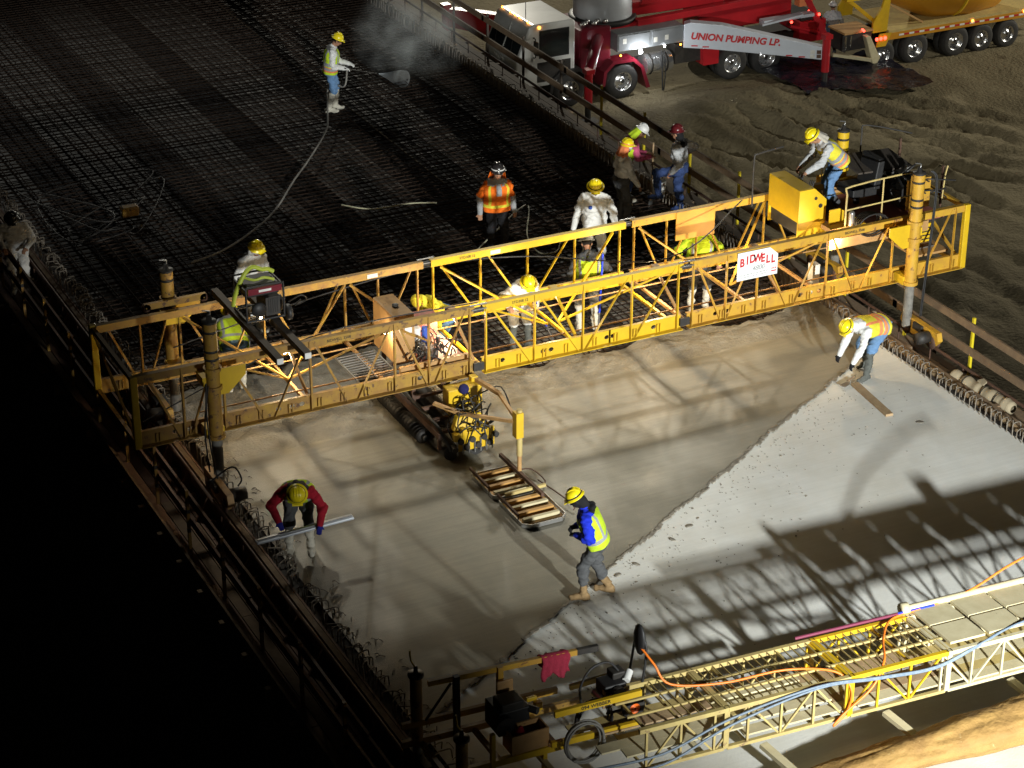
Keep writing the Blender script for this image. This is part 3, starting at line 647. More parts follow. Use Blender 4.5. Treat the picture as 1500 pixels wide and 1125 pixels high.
MB().m('steel').tube((20.62, 28.95, 2.15), (20.62, 28.95, 2.36), .055, n=12).ell((20.62, 28.95, 2.36), (.055, .055, .05)).build('grease_can', pv)
MB().m('tan_steel').bx(20.25, 20.62, 29.0, 29.3, 2.03, 2.11).build('step_tread', pv)
OFF = Vector((0, 0, 0))
# petrol washer unit hanging inside the right end
gp = MB().m('yellow').bx(22.28, 22.72, 29.25, 29.75, 1.28, 1.62); gp.m('black').bx(22.30, 22.70, 29.27, 29.73, 1.63, 1.72).tube((22.35, 29.22, 1.45), (22.35, 29.26, 1.45), .1); gp.m('steel').tube((22.3, 29.2, 1.2), (22.75, 29.2, 1.2), .014).tube((22.3, 29.8, 1.2), (22.75, 29.8, 1.2), .014)
for zz in (1.33, 1.4, 1.47, 1.54): gp.m('black_print').bx(22.38, 22.66, 29.235, 29.249, zz, zz+.018)
gp.m('black').path([(22.3, 29.2, 1.6), (22.2, 29.1, 1.7), (22.25, 29.1, 1.4), (22.3, 29.2, 1.3)], .014, 5, 4); gp.build('power_unit', pv, bevel=.02)
b = MB().m('tan_steel').bx(22.2, 22.9, 29.0, 30.4, 1.14, 1.18); b.build('power_unit_shelf', pv)
# lit work lamps clamped inside the truss
def work_lamp(p, watts, parent, color=(1, .78, .48)):
    p = Vector(p); h = MB().m('dark').lathe([(.02, .10), (.05, .06), (.075, -.01), (.07, -.012)], p, n=14).build('work_lamp', parent)
    MB().m('lamp').ell(p+V(0, 0, -.015), (.055, .055, .035)).build('bulb', h)
    l = bpy.data.lights.new('work_lamp_light', 'POINT'); l.energy = watts*1.25; l.color = color; l.shadow_soft_size = .06
    o = bpy.data.objects.new('work_lamp_light', l); COL.objects.link(o); o.location = p+V(0, 0, -.09)
for p, wt in (((20.42, 28.86, 1.93), 55), ((17.42, 29.75, 1.52), 70), ((13.62, 29.75, 1.56), 75), ((15.5, 29.75, 1.52), 30), ((10.80, 29.70, 1.52), 60), ((19.35, 29.74, 1.52), 55), ((12.3, 29.2, 1.75), 18)): work_lamp(p, wt, pv)

# ------------------------------------------------------------------ finishing carriage under the truss
cg = thing('finishing_carriage', 'roller carriage with tan engine box and tangled hydraulic motors under the truss', 'finishing carriage', (13.1, 29, 0))
for x in (12.78, 13.22):
    MB().m('dark').tube((x, 27.85, .14), (x, 30.6, .14), .135, n=22).build('finishing_roller', cg)
au = MB().m('dark'); 
for i in range(90):
    a = i*.55; y = 30.5-.0*i+i*.004; 
au.tube((12.55, 28.3, .22), (12.55, 30.9, .22), .04); 
for i in range(26): au.lathe([(.04, -.008), (.13, 0), (.04, .008)], (12.55, 28.4+i*.095, .22), (0, 1, .25*math.sin(i)), 12)
au.build('auger', cg)
b = MB().m('rust')
for x in (12.62, 13.38): b.bar((x, 27.9, .42), (x, 30.7, .42), .06, .10)
for y in np.arange(28.05, 30.6, .42): b.bar((12.62, y, .42), (13.38, y, .42), .05, .05)
b.bar((12.62, 27.95, .42), (12.62, 27.95, .18), .05).bar((13.38, 27.95, .42), (13.38, 27.95, .18), .05); b.build('roller_frame', cg)
b = MB().m('rust')
for x in (12.7, 13.3):
    for y in (29.1, 30.25): b.bar((x, y, .45), (x, y, 1.12), .06)
b.build('hanger', cg)
bx_ = MB().m('tan_steel').bx(12.42, 12.78, 29.15, 30.0, 1.15, 1.98); cb_ = bx_.build('engine_box', cg, bevel=.03)
MB().m('white').bx(12.60, 12.72, 29.141, 29.147, 1.66, 1.78).build('white_label', cb_); MB().m('dark').lathe([(.0, .04), (.05, .04), (.05, 0)], (12.6, 29.5, 1.98), n=12).build('filler_cap', cb_)
b = MB().m('red_steel').bx(12.78, 13.55, 28.95, 30.15, 1.10, 1.14).bx(13.0, 13.5, 29.9, 30.15, 1.15, 1.5); b.m('tan_steel').bx(12.4, 13.58, 28.88, 28.94, 1.10, 1.22); b.build('deck_plate', cg)
random.seed(9)
b = MB().m('steel')
for _ in range(9): x = random.uniform(12.9, 13.45); y = random.uniform(29.1, 29.8); b.tube((x, y, 1.14), (x, y, 1.14+random.uniform(.08, .28)), random.uniform(.025, .07))
b.m('white').tube((12.95, 29.5, 1.14), (12.95, 29.5, 1.55), .07, n=12); b.m('blue_print').tube((13.12, 29.55, 1.14), (13.12, 29.55, 1.5), .05, n=12); b.build('valve_bank', cg)
b = MB().m('black')
for _ in range(16):
    p = V(random.uniform(12.85, 13.5), random.uniform(29.0, 29.8), 1.2); b.path([p, p+V(random.uniform(-.2, .2), random.uniform(-.2, .2), random.uniform(.1, .3)), p+V(random.uniform(-.4, .4), random.uniform(-.35, .1), random.uniform(-.1, .1))], .012, 5, 3)
b.build('hoses', cg)
gr = MB().m('steel')                                                    # grating wing
for i in range(11): gr.bar((11.75+i*.0, 29.1+i*.085, 1.06), (12.42, 29.1+i*.085, 1.06), .012, .02)
for x in (11.75, 12.08, 12.41): gr.bar((x, 29.06, 1.06), (x, 30.0, 1.06), .02, .03)
gr.build('grating', cg)
# yellow motor cluster at the near end
b = MB().m('yellow'); b.bx(12.98, 13.56, 28.36, 28.60, .50, .92).bx(12.86, 13.5, 27.80, 27.86, .14, .46).prism([(0, 0), (.62, 0), (.5, .2), (.1, .2)], (12.84, 27.9, .46), (1, 0, 0), (0, .3, 1), (0, 1, 0), .12)
b.bx(13.44, 13.56, 28.50, 28.62, .60, 1.0)
mt = b.build('motor_mount', cg, bevel=.015)
random.seed(11)
b = MB().m('dark')
for i in range(8): x = 12.8+i*.1; b.tube((x, 27.74, .22+.12*(i % 2)), (x, 27.92, .22+.12*(i % 2)), .05, n=12)
b.m('steel')
for i in range(7): x = 12.85+i*.1; b.tube((x, 27.78, .1), (x, 27.78, .34), .014, n=8)
b.m('yellow')
for i in range(5): x = 12.84+i*.14; b.box((x, 27.83, .4+.06*(i % 2)), (.07, .1, .12))
b.build('hydraulic_motors', cg); b = MB().m('yellow_pale').tube((13.02, 28.25, .62), (13.02, 28.55, .66), .05).tube((13.2, 28.2, .6), (13.45, 28.25, .62), .06); b.build('hydraulic_cylinder', cg)
MB().m('navy').ell((13.22, 28.32, .93), (.085, .085, .085), 14).build('accumulator', cg)
b = MB().m('black')
for _ in range(34):
    p = V(random.uniform(12.8, 13.55), random.uniform(27.7, 28.5), random.uniform(.3, .9)); q = V(random.uniform(12.8, 13.55), random.uniform(27.7, 28.3), random.uniform(.15, .6))
    b.path([p, (p+q)/2+V(random.uniform(-.15, .15), random.uniform(-.2, .02), random.uniform(.05, .25)), q], .012, 5, 4)
b.path([(12.6, 29.6, .6), (12.58, 28.6, .62), (12.62, 28.0, .55), (12.75, 27.8, .2)], .03, 6, 4); b.build('hydraulic_hoses', cg)
b = MB().m('tan_steel').bar((12.72, 28.35, .78), (13.0, 27.95, .72), .06, .05).bar((13.0, 27.95, .72), (13.36, 26.85, 1.02), .05, .05).bar((13.52, 28.5, .95), (13.60, 27.85, .98), .06, .06).bar((13.60, 27.85, .98), (13.42, 26.85, 1.02), .05, .05); b.build('drag_arm', cg)
b = MB().m('yellow').bx(13.34, 13.46, 26.72, 26.86, .78, 1.20); b.m('yellow_pale').tube((13.42, 26.78, .46), (13.42, 26.78, 1.24), .045, n=12); b.m('tan_steel').tube((13.42, 26.78, .10), (13.42, 26.78, .48), .034, n=12); b.build('drag_mast', cg)
MB().m('black').path([(13.5, 28.3, .8), (13.66, 27.9, 1.06), (13.62, 27.4, .82), (13.42, 26.9, 1.1)], .012, 5, 4).build('mast_hose', cg)

# twin finishing pans dragged behind the carriage
fp = thing('finishing_pan', 'pair of wooden slatted finishing pans dragging on the fresh concrete', 'finishing pan', (13.2, 26.3, 0))
A, B2 = V(13.18, 27.22, 0), V(13.18, 25.42, 0)
for k, (ya, yb) in enumerate(((27.2, 26.36), (26.28, 25.42))):
    xm = 13.17+.02*k
    prof = [(-.28, 0), (-.25, -.0), (.25, -.0), (.28, 0)]
    b = MB().m('steel'); n = 10; pts = []
    outline = [(-.36, ya), (.36, ya), (.36, yb+.10), (.26, yb), (-.26, yb), (-.36, yb+.10)]
    b.prism([(p[0]+xm, p[1]) for p in outline][::-1], (0, 0, .012), (1, 0, 0), (0, 1, 0), (0, 0, 1), .012)
    for i in range(6): p, q = outline[i], outline[(i+1) % 6]; b.bar((p[0]+xm, p[1], .05), (q[0]+xm, q[1], .05), .012, .06)
    pn = b.build('pan_tray', fp)
    MB().m('gold_wood').bx(xm-.34, xm+.34, min(ya, yb)+.10, max(ya, yb)-.03, .025, .034).build('tray_floor', pn)
    for i in range(4):
        y = ya-.10-i*.19; MB().m('cream' if i % 2 else 'gold_wood').box((xm, y, .065), (.60, .06, .05)).build('slat', pn)
    MB().m('rust').bar((xm-.36, ya+.05, .15), (xm-.36, yb+.22, .15), .03, .045).build('side_runner', pn)
    MB().m('rust').tube((xm-.36, yb+.22, .15), (xm-.36, yb+.22, .03), .01).build('runner_pin', pn)
MB().m('rust').bar((13.40, 27.4, .17), (13.42, 26.0, .17), .05, .06).build('tow_bar', fp)
MB().m('yellow_pale').bar((12.95, 26.32, .12), (13.62, 26.30, .14), .045, .045).build('cross_bar', fp)
MB().m('rust').path([(13.45, 26.95, .1), (13.68, 26.9, .1), (13.72, 26.5, .08), (13.55, 26.35, .08)], .012, 6, 3).path([(13.62, 26.55, .1), (13.75, 25.7, .1), (13.73, 25.6, .03)], .012, 6, 2).build('rod', fp)

# generator on two timbers across the truss
for x, q in ((10.16, 0), (10.60, 1)):
    o = MB().m('timber_dark').bar((x-.02, 30.95, 2.155), (x, 28.15, 2.155), .11, .10).build('support_beam', None); tag(o, 'dark support beam under the generator, ' + ('the one nearer the left jack column' if q == 0 else 'the one nearer the roller carriage'), 'beam')
    MB().m('white').bx(x-.05, x+.05, 28.135, 28.148, 2.11, 2.20).build('beam_end', o)
g = thing('portable_generator', 'black frame portable generator with red top panel sitting on two dark beams', 'generator', (10.45, 29.75, 2.21))
gx0, gx1, gy0, gy1, gz0, gz1 = 10.14, 10.74, 29.45, 30.0, 2.21, 2.80
b = MB().m('black')
for y in (gy0, gy1): b.path([(gx0, y, gz0+.02), (gx0, y, gz1-.06), (gx0+.06, y, gz1), (gx1-.06, y, gz1), (gx1, y, gz1-.06), (gx1, y, gz0+.02)], .018, 6, 2).tube((gx0, y, gz0+.03), (gx1, y, gz0+.03), .018)
for x in (gx0, gx1):
    for z in (gz0+.03, gz1-.05): b.tube((x, gy0, z), (x, gy1, z), .018)
b.build('frame', g)
MB().m('maroon').bx(gx0+.03, gx1-.03, gy0-.02, gy0+.05, gz1-.12, gz1-.02).build('control_strip', g); MB().m('white').bx(gx0+.2, gx0+.4, gy0-.024, gy0-.021, gz1-.09, gz1-.05).build('label_plate', g)
b = MB().m('black').bx(gx0+.04, gx1-.04, gy0+.06, gy1-.04, gz1-.20, gz1-.01); b.build('fuel_tank', g, bevel=.03)
b = MB().m('dark').bx(gx0+.32, gx1-.05, gy0+.03, gy1-.1, gz0+.06, gz0+.36); b.m('black').lathe([(.0, -.04), (.11, -.04), (.12, 0), (.11, .03)], (gx0+.2, gy0+.02, gz0+.2), (0, 1, 0), 18); b.m('steel').tube((gx0+.08, gy0+.1, gz0+.1), (gx0+.3, gy0+.1, gz0+.08), .04)
b.build('engine_block', g)
for i in range(5): MB().m('black').bx(gx0+.36+i*.035, gx0+.375+i*.035, gy0+.018, gy0+.029, gz0+.1, gz0+.34).build('cooling_fin', g)
MB().m('lamp').bx(gx0+.2, gx0+.24, gy0+.0, gy0+.01, gz0+.05, gz0+.08).build('pilot_lamp', g)
for y in (gy0+.05, gy1-.1): MB().m('black').lathe([(.03, -.04), (.12, -.04), (.13, 0), (.12, .04), (.03, .04)], (gx1+.08, y, gz0+.05), (1, 0, 0), 18).build('wheel', g)
MB().m('dark').path([(10.78, 29.35, 2.5), (10.95, 29.25, 2.62), (11.05, 29.3, 2.5), (10.9, 29.4, 2.4), (11.02, 29.45, 2.45)], .012, 5, 4).build('lead', g)
o = MB().m('lime_hose').path([(10.03, 29.75, 2.42), (10.06, 29.7, 2.62), (10.2, 29.7, 2.9), (10.36, 29.75, 3.0), (10.52, 29.75, 2.93), (10.62, 29.8, 2.9), (10.72, 29.8, 2.84)], .034, 8, 4).path([(10.2, 29.7, 2.88), (10.34, 29.62, 2.84), (10.5, 29.6, 2.86), (10.64, 29.55, 2.82)], .022, 6, 3).build('air_hose'); tag(o, 'thick lime air hose looped over the generator', 'hose')
# ------------------------------------------------------------------ work bridge in front
wb = thing('work_bridge', 'pale yellow truss work bridge crossing the finished slab with boards on top', 'work bridge', (13, 19.3, 0))
def W(u, v, z): return Vector((10.9+u, 19.16-.059*u+v, z))       # u along the bridge, v across (0 near, .9 far)
BZ, TZ, WD = .40, 1.0, .90
def wm(u): return 'yellow_pale' if u < 3.1 else ('yellow' if 3.1 <= u < 4.6 else 'cream')
U0, U1 = .3, 9.5
segs = [(.3, 1.45), (1.5, 3.2), (3.24, 4.62), (4.66, 9.5)]
for v in (0, WD):
    for a, c in segs:
        m = wm((a+c)/2)
        MB().m(m).bar(W(a, v, TZ-.03), W(c, v, TZ-.03), .055, .06).build('top_chord', wb)
        MB().m('yellow_pale' if m == 'yellow' else m).bar(W(a, v, BZ), W(c, v, BZ), .05, .045).build('bottom_chord', wb)
    u = U0+.1; k = 0
    while u < U1-.5:
        m = wm(u+.2); MB().m(m).bar(W(u, v, BZ+.023), W(u, v, TZ-.061), .03).build('post', wb)
        if k % 2 == 0: MB().m(m).bar(W(u+.03, v, BZ+.03), W(u+.43, v, TZ-.07), .024).build('diagonal', wb)
        else: MB().m(m).bar(W(u+.03, v, TZ-.07), W(u+.43, v, BZ+.03), .024).build('diagonal', wb)
        u += .46; k += 1
    for a in (1.475, 3.22, 4.64): MB().m(wm(a)).bar(W(a, v, BZ), W(a, v, TZ), .075, .05, (0, 1, 0)).build('splice_post', wb)
u = U0+.1; k = 0
while u < U1-.5:
    m = wm(u)
    MB().m(m).bar(W(u, .03, TZ-.045), W(u, WD-.03, TZ-.045), .028).build('top_strut', wb)
    MB().m(m).bar(W(u, .03, BZ), W(u, WD-.03, BZ), .028).build('bottom_strut', wb)
    if k % 2: MB().m(m).bar(W(u, .03, BZ+.01), W(u+.46, WD-.03, BZ+.01), .022).build('lateral', wb)
    u += .92 if k % 3 else .46; k += 1
for a in (1.475, 3.22, 4.64): MB().m(wm(a)).bar(W(a, 0.04, TZ-.02), W(a, WD-.04, TZ-.02), .10, .03).build('splice_beam', wb)
for v in (.30, .60): MB().m('yellow_pale').bar(W(U0, v, TZ-.016), W(5.2, v, TZ-.016), .028, .028).build('top_runner', wb)
for v in (.10, .275, .45, .625, .80):
    u = U0-.2*(v*7 % 3)
    while u < U1:
        z_ = (.62 if u < .2 else .55 if u < 1.6 else .49 if u < 3.4 else .435)+random.uniform(0, .006); MB().m(random.choice(['cream', 'timber_pale', 'cream', 'yellow_pale'])).bar(W(u, v, z_), W(u+1.58, v, z_), .172, .025).build('floor_plank', wb); u += 1.6
gm = MB().m('yellow_pale')
u = .9
while u < 4.65: gm.bar(W(u, .04, TZ-.006), W(u, WD-.04, TZ-.006), .008, .02); u += .11
g_ = gm.build('top_grating', wb); g_['kind'] = 'stuff'
for i, u in enumerate((4.72, 5.3, 5.88, 6.46, 7.04, 7.62, 8.2)):
    for v0, v1 in ((.10, .50), (.54, .98)):
        q = V(1, -.059, 0); o = W(u, v0, TZ+.008+.006*(i % 2)); MB().m('cream').prism([(0, 0), (.52, 0), (.52, v1-v0), (0, v1-v0)], o, q, (0, 1, 0), (0, 0, 1), .035).build('deck_board', wb)
MB().m('cream').tube(W(4.66, .98, TZ+.05), W(9.4, .98, TZ+.05), .05, n=12).build('edge_roll', wb)
MB().m('cream').lathe([(.02, 0), (.085, 0), (.085, .10), (.02, .10)], W(4.58, .98, TZ+.06), (1, -.06, 0), 16).build('pulley', wb)
for u in (.15, 2.0, 3.75, 5.6): MB().m('tan_steel' if u < 1 else 'cream').bar(W(u, -.02, BZ-.09), W(u+.12, -.85, BZ-.16), .11, .06).build('hanger_arm', wb)
for u in (-.6, 1.2, 3.0, 4.8, 6.6): MB().m('cream').bar(W(u, .05, BZ-.05), W(u, WD-.05, BZ-.05), .07, .05).build('hanger_arm', wb)
# end carriage with rails, jack columns and power unit
def bar(name, p0, p1, wd, h, m, par=wb): return MB().m(m).bar(p0, p1, wd, h).build(name, par)
bar('hand_rail', (9.15, 20.72, 1.32), (11.32, 20.50, 1.32), .05, .075, 'yellow_worn'); bar('hand_rail', (11.08, 20.525, 1.32), (11.36, 20.495, 1.32), .054, .08, 'dark')
bar('hand_rail', (8.80, 20.74, .78), (10.85, 20.60, .78), .05, .085, 'yellow_worn'); bar('hand_rail', (11.0, 20.55, .80), (11.55, 20.48, .86), .045, .07, 'yellow')
for x, m in ((9.50, 'dark'), (10.06, 'yellow_worn')): bar('rail_post', (x, 20.76-.1*(x-9.1)-.06, .45), (x, 20.76-.1*(x-9.1)-.06, 1.36), .07, .07, m)
bar('side_rail', (10.42, 19.84, 1.02), (11.56, 19.74, 1.06), .05, .085, 'yellow'); bar('side_rail', (10.36, 19.80, .62), (11.50, 19.70, .64), .05, .085, 'yellow')
text('094 WEBBER', .07, (10.95, 19.765, 1.04), (1, -.09, .03), (0, 0, 1), 'black_print', wb)
bar('base_beam', (9.05, 19.95, .50), (10.6, 19.86, .52), .06, .09, 'yellow'); bar('base_beam', (8.8, 20.76, .50), (11.2, 20.62, .50), .06, .09, 'yellow_rust')
for x in (9.05, 9.75, 10.5): bar('cross_beam', (x, 19.98, .47), (x, 20.72, .47), .06, .06, 'yellow_rust')
for x, z1 in ((9.62, .95), (10.32, .60)): bar('rail_post', (x, 19.90, .05), (x, 19.90, z1), .055, .055, 'yellow')
for x, y, z1 in ((9.02, 20.78, 1.45), (9.22, 19.92, 1.0)):
    c = MB().m('yellow_rust').tube((x, y, .45), (x, y, z1), .075, n=16).build('jack_column', wb)
    MB().m('dark').lathe([(.04, -.02), (.10, -.02), (.10, .02), (.03, .03), (.025, .12), (.0, .12)], (x, y, z1), n=16).build('cap', c); MB().m('leg_grey').tube((x, y, .1), (x, y, .448), .06, n=14).build('inner_leg', c)
    MB().m('yellow').path([(x, y, z1+.1), (x-.06, y, z1+.22), (x-.07, y, z1+.36)], .012, 6, 2).build('crank', c)
    MB().m('dark').prism([(-.4, 0), (-.3, -.1), (.3, -.1), (.4, 0), (.34, .1), (-.34, .1)], (x-.05, y, .2), (0, 1, 0), (0, 0, 1), (1, 0, 0), .1).build('bogie', c)
MB().m('dark').tube((9.1, 20.7, .8), (9.45, 20.7, 1.25), .018).build('end_brace', wb)
pu = MB().m('black').box((10.02, 20.32, .86), (.42, .40, .34)); pu.m('dark').box((10.0, 20.25, 1.08), (.3, .26, .12)); pu.m('tan_steel').box((10.08, 20.5, 1.12), (.22, .03, .2)); pu.m('black').tube((9.86, 20.1, .9), (9.86, 20.02, .9), .12, n=14); pu.m('dark').tube((10.2, 20.2, .98), (10.3, 20.05, .98), .05); pu.build('engine', wb, bevel=.03)
bb = MB().m('tan_steel'); 
for (x0, x1, y0, y1) in ((9.86, 10.36, 19.86, 19.88), (9.86, 10.36, 20.10, 20.12), (9.86, 9.88, 19.881, 20.099), (10.34, 10.36, 19.881, 20.099)): bb.bx(x0, x1, y0, y1, .575, .84)
bb.bx(9.881, 10.339, 19.881, 20.099, .575, .59); bb.build('tool_tray', wb)
tag(MB().m('red_cloth').lathe([(.0, .13), (.03, .11), (.07, .02), (.075, 0)], (10.02, 19.98, .77), (0.1, -.1, 1), 12).build('funnel'), 'small red funnel standing in the rusty tool tray', 'funnel')
MB().m('yellow').box((10.42, 20.28, .88), (.10, .08, .12)).box((10.36, 20.34, .96), (.14, .04, .06)).build('control_box', wb, bevel=.01)
# hose coils hung on the rails
for label, cx, cz, y, r, m, n in (('grey green hose coil hanging on the yellow side rail', 10.72, .66, 19.66, .27, 'grey_hose', 6), ('black hose coil hanging behind the grey green coil', 11.02, .70, 19.98, .25, 'black', 6)):
    b = MB().m(m); pts = []
    for i in range(n*20+1):
        a = i/20*6.283; q = r*(1-.06*math.sin(i*.21)); pts.append((cx+q*math.cos(a)*.92+.02*math.sin(i*.13), y-.012*(i/20)+.02*math.sin(i*.3), cz+q*math.sin(a)*1.02))
    tag(b.path(pts, .014, 6, 0).build('hose_coil'), label, 'hose')
# pressure washer cart
ct = thing('washer_cart', 'pressure washer cart with orange wheel hub parked on the work bridge', 'pressure washer', (11.5, 20.1, .5))
for y in (19.86, 20.42):
    wv = MB().m('tyre').lathe([(.075, -.05), (.13, -.055), (.155, -.03), (.16, 0), (.155, .03), (.13, .055), (.075, .05)], (11.52, y, .78), (0, 1, 0), 24).build('wheel', ct)
    MB().m('orange_hub').lathe([(.0, -.052), (.03, -.05), (.035, -.03), (.068, -.028), (.078, -.05), (.078, .05), (.0, .04)], (11.52, y, .78), (0, 1, 0), 20).build('hub', wv); MB().m('red_cloth').ell((11.52, y-.056, .78), (.015, .01, .015), 8).build('hub_nut', wv)
b = MB().m('black').path([(11.2, 19.95, .72), (11.6, 19.95, .72), (11.7, 20.0, .85), (11.78, 20.02, 1.45), (11.74, 20.14, 1.62), (11.78, 20.3, 1.45), (11.7, 20.32, .85), (11.6, 20.32, .72), (11.2, 20.32, .72)], .018, 6, 4); b.build('handle_frame', ct)
b = MB().m('black').box((11.36, 20.14, .92), (.30, .26, .28)); b.m('dark').tube((11.36, 19.98, .95), (11.36, 19.93, .95), .11, n=16).box((11.46, 20.2, 1.1), (.18, .18, .1)); b.m('steel').tube((11.2, 20.05, .85), (11.2, 20.25, .85), .06, n=14); b.build('engine', ct, bevel=.02)
b = MB().m('white'); b.tube((11.52, 20.05, 1.05), (11.62, 20.15, 1.1), .05, n=10); b.build('filter', ct)
b = MB().m('timber_pale')
for i in range(4): b.tube((11.14+.05*i, 19.92, .84), (11.14+.05*i, 19.92, 1.0), .02, n=8)
b.build('pump_head', ct)
b = MB().m('black'); b.path([(11.0, 20.2, .7), (10.96, 20.2, 1.0), (11.1, 20.2, 1.25), (11.35, 20.2, 1.28), (11.5, 20.15, 1.1)], .016, 6, 4); b.build('hose', ct)
MB().m('black').ell((11.76, 20.16, 1.52), (.05, .13, .22), 14).build('hose_hanger', ct)
# towel over the rail
b = MB().m('towel'); n = 14; vs = []; fs = []
for i in range(n+1):
    for j in range(17):
        x = 10.60+.36*i/n; s_ = j/16; yr = 20.72-.1*(x-9.15)
        if s_ < .5: z = 1.365-(.5-s_)*2*(.16+.05*math.sin(i*.9)); y = yr+.05+.012*math.sin(i*1.7)
        else: z = 1.365-(s_-.5)*2*(.30+.05*math.sin(i*.7+1)); y = yr-.045-.02*math.sin(i*1.9)*(s_-.5)*2
        if j == 8: y = yr
        vs.append((x+.015*math.sin(j*.8), y, z+.006*math.sin(i*2.1)))
for i in range(n):
    for j in range(16): k = i*17+j; fs.append((k, k+17, k+18, k+1))
b.add(vs, fs, True); o = b.build('towel'); tag(o, 'red towel draped over the yellow hand rail', 'towel'); sm = o.modifiers.new('thick', 'SOLIDIFY'); sm.thickness = .012
# hoses and cord on the bridge
def hose(label, pts, r, m, name='hose', cat='hose', n=6):
    return tag(MB().m(m).path(pts, r, n, 6).build(name), label, cat)
hose('orange extension cord snaking along the work bridge', [(11.74, 20.1, 1.45), W(.9, .75, 1.32), W(1.05, .6, 1.08), W(1.7, .45, 1.02), W(2.5, .38, 1.04), W(3.05, .12, 1.03), W(3.2, -.04, .82), W(3.15, -.06, .52), W(2.95, -.08, .36), W(3.1, -.07, .5), W(3.5, -.05, .78), W(3.75, .1, 1.02), W(4.0, .5, 1.03), W(4.35, .86, 1.03), W(4.8, .92, 1.04), W(5.6, .98, 1.09), W(6.3, 1.05, 1.3), W(7.2, 1.15, 1.45), W(7.6, 1.1, 1.5)], .016, 'orange_hose', 'extension_cord', 'cord')
for i, (dz, lab) in enumerate(((0, 'blue grey hose hanging along the near chord of the work bridge'), (-.10, 'second blue grey hose sagging below the first on the work bridge'))):
    hose(lab, [W(-.3, -.05, .62+dz), W(.6, -.06, .60+dz*1.6), W(1.5, -.06, .86+dz), W(2.7, -.05, 1.0+dz*.3), W(3.6, -.05, .90+dz*.2), W(4.4, -.05, .84+dz*.2), W(5.0, -.03, .98+dz*.2), W(5.6, .1, 1.04), W(6.4, .2, 1.06), W(7.4, .3, 1.08)], .017, 'blue_hose')
o = MB().m('blue_paint').tube(W(4.5, .93, 1.04), W(5.05, .93, 1.04), .022, n=10).tube(W(3.0, .95, 1.04), W(4.5, .93, 1.04), .022, n=10).build('long_pole'); 
o.data.materials.append(M['purple_pole']); c0 = WO[o]
for p in o.data.polygons:
    if (p.center+c0).x < W(3.55, 0, 0).x+.6 and (p.center+c0).x < 14.9: p.material_index = 1
tag(o, 'long blue and maroon pole lying on the far chord of the work bridge', 'pole')
tag(MB().m('blue_print').lathe([(.0, 0), (.11, 0), (.12, .3), (.11, .3), (.10, .02)], W(6.75, .42, 1.055), n=18).build('bucket'), 'blue bucket standing on the boards of the work bridge', 'bucket')
# burlap roll
b = MB().m('burlap'); n = 48; vs = []; L_ = 170
for i in range(L_+1):
    t = i/L_; x = 12.55+t*6.8; yc = 18.40-.085*(x-12.55); r = .10+.20*min(1, t*1.7)+.025*nz(x, 0, 1.3)+.02*nz(x, 4, 3.5)
    if i in (0, L_): r *= .3
    for k in range(n):
        a = 2*math.pi*k/n; q = 1+.10*nz(x*1.2, a*1.3, 1.2)+.13*(abs(math.sin(a*2.5+x*.9+1.4*nz(x, a, .9)))-.5)+.09*nz(x*.5+a*2, a*2, 2.5)+.05*nz(x*3+a, a*3, 2.2)
        vs.append((x+.06*math.sin(a+x), yc-r*.15+math.cos(a)*r*1.25*q, max(.004, .02+r*.86+math.sin(a)*r*.86*q)))
fs = [(i*n+k, i*n+(k+1) % n, (i+1)*n+(k+1) % n, (i+1)*n+k) for i in range(L_) for k in range(n)]
b.add(vs, fs, True); tag(b.build('burlap_roll'), 'golden burlap sheet rolled up along the slab in front of the work bridge', 'tarpaulin')
# ------------------------------------------------------------------ trucks in the yard
def wheel(par, x, y, z, r, wd, dual=False, rim='alu', face=-1):
    ys = [y+wd*.5] + ([y+wd*1.6] if dual else [])
    for k, yy in enumerate(ys):
        w_ = MB().m('tyre').lathe([(r*.56, -wd/2), (r*.80, -wd/2-.01), (r*.95, -wd*.44), (r, -wd*.30), (r, wd*.30), (r*.95, wd*.44), (r*.80, wd/2+.01), (r*.56, wd/2)], (x, yy, z), (0, 1, 0), 32).build('wheel', par)
        if k == 0:
            d = .09 if dual else .0
            b = MB().m(rim).lathe([(r*.57, -wd*.48), (r*.52, -wd*.46), (r*.50, -wd*.2+d), (r*.40, -wd*.22+d), (r*.36, -wd*.28+d), (r*.22, -wd*.30+d), (r*.20, -wd*.42+d*.3), (.0, -wd*.43+d*.3)], (x, yy, z), (0, 1, 0), 28); b.build('rim', w_)
            h = MB().m('dark')
            for i in range(10): a = i*.628; h.tube((x+r*.45*math.cos(a), yy-wd*.215+d, z+r*.45*math.sin(a)), (x+r*.45*math.cos(a), yy-wd*.235+d, z+r*.45*math.sin(a)), r*.045, n=8)
            h.tube((x, yy-wd*.42+d*.3, z), (x, yy-wd*.46+d*.3, z), r*.11, n=12); h.build('hand_holes', w_)
def lamp(par, p, m, r=.05, name='marker_lamp'): return MB().m(m).ell(p, (r, r*.7, r), 10).build(name, par)
pt = thing('concrete_pump_truck', 'white cab concrete pump truck with red boom and silver outrigger arm', 'truck', (34, 59.6, GZ))
NS, FS = 58.4, 60.9
for x, d in ((31.0, 0), (32.87, 0), (36.86, 1), (38.15, 1)): wheel(pt, x, NS+.02, GZ+.56, .56, .36 if not d else .30, d)
for x in (31.0, 32.87, 36.86, 38.15): wheel(pt, x, FS-.4, GZ+.56, .56, .3)
MB().m('dark').bx(29.3, 39.6, 59.15, 60.15, -6.25, -5.95).build('chassis', pt)
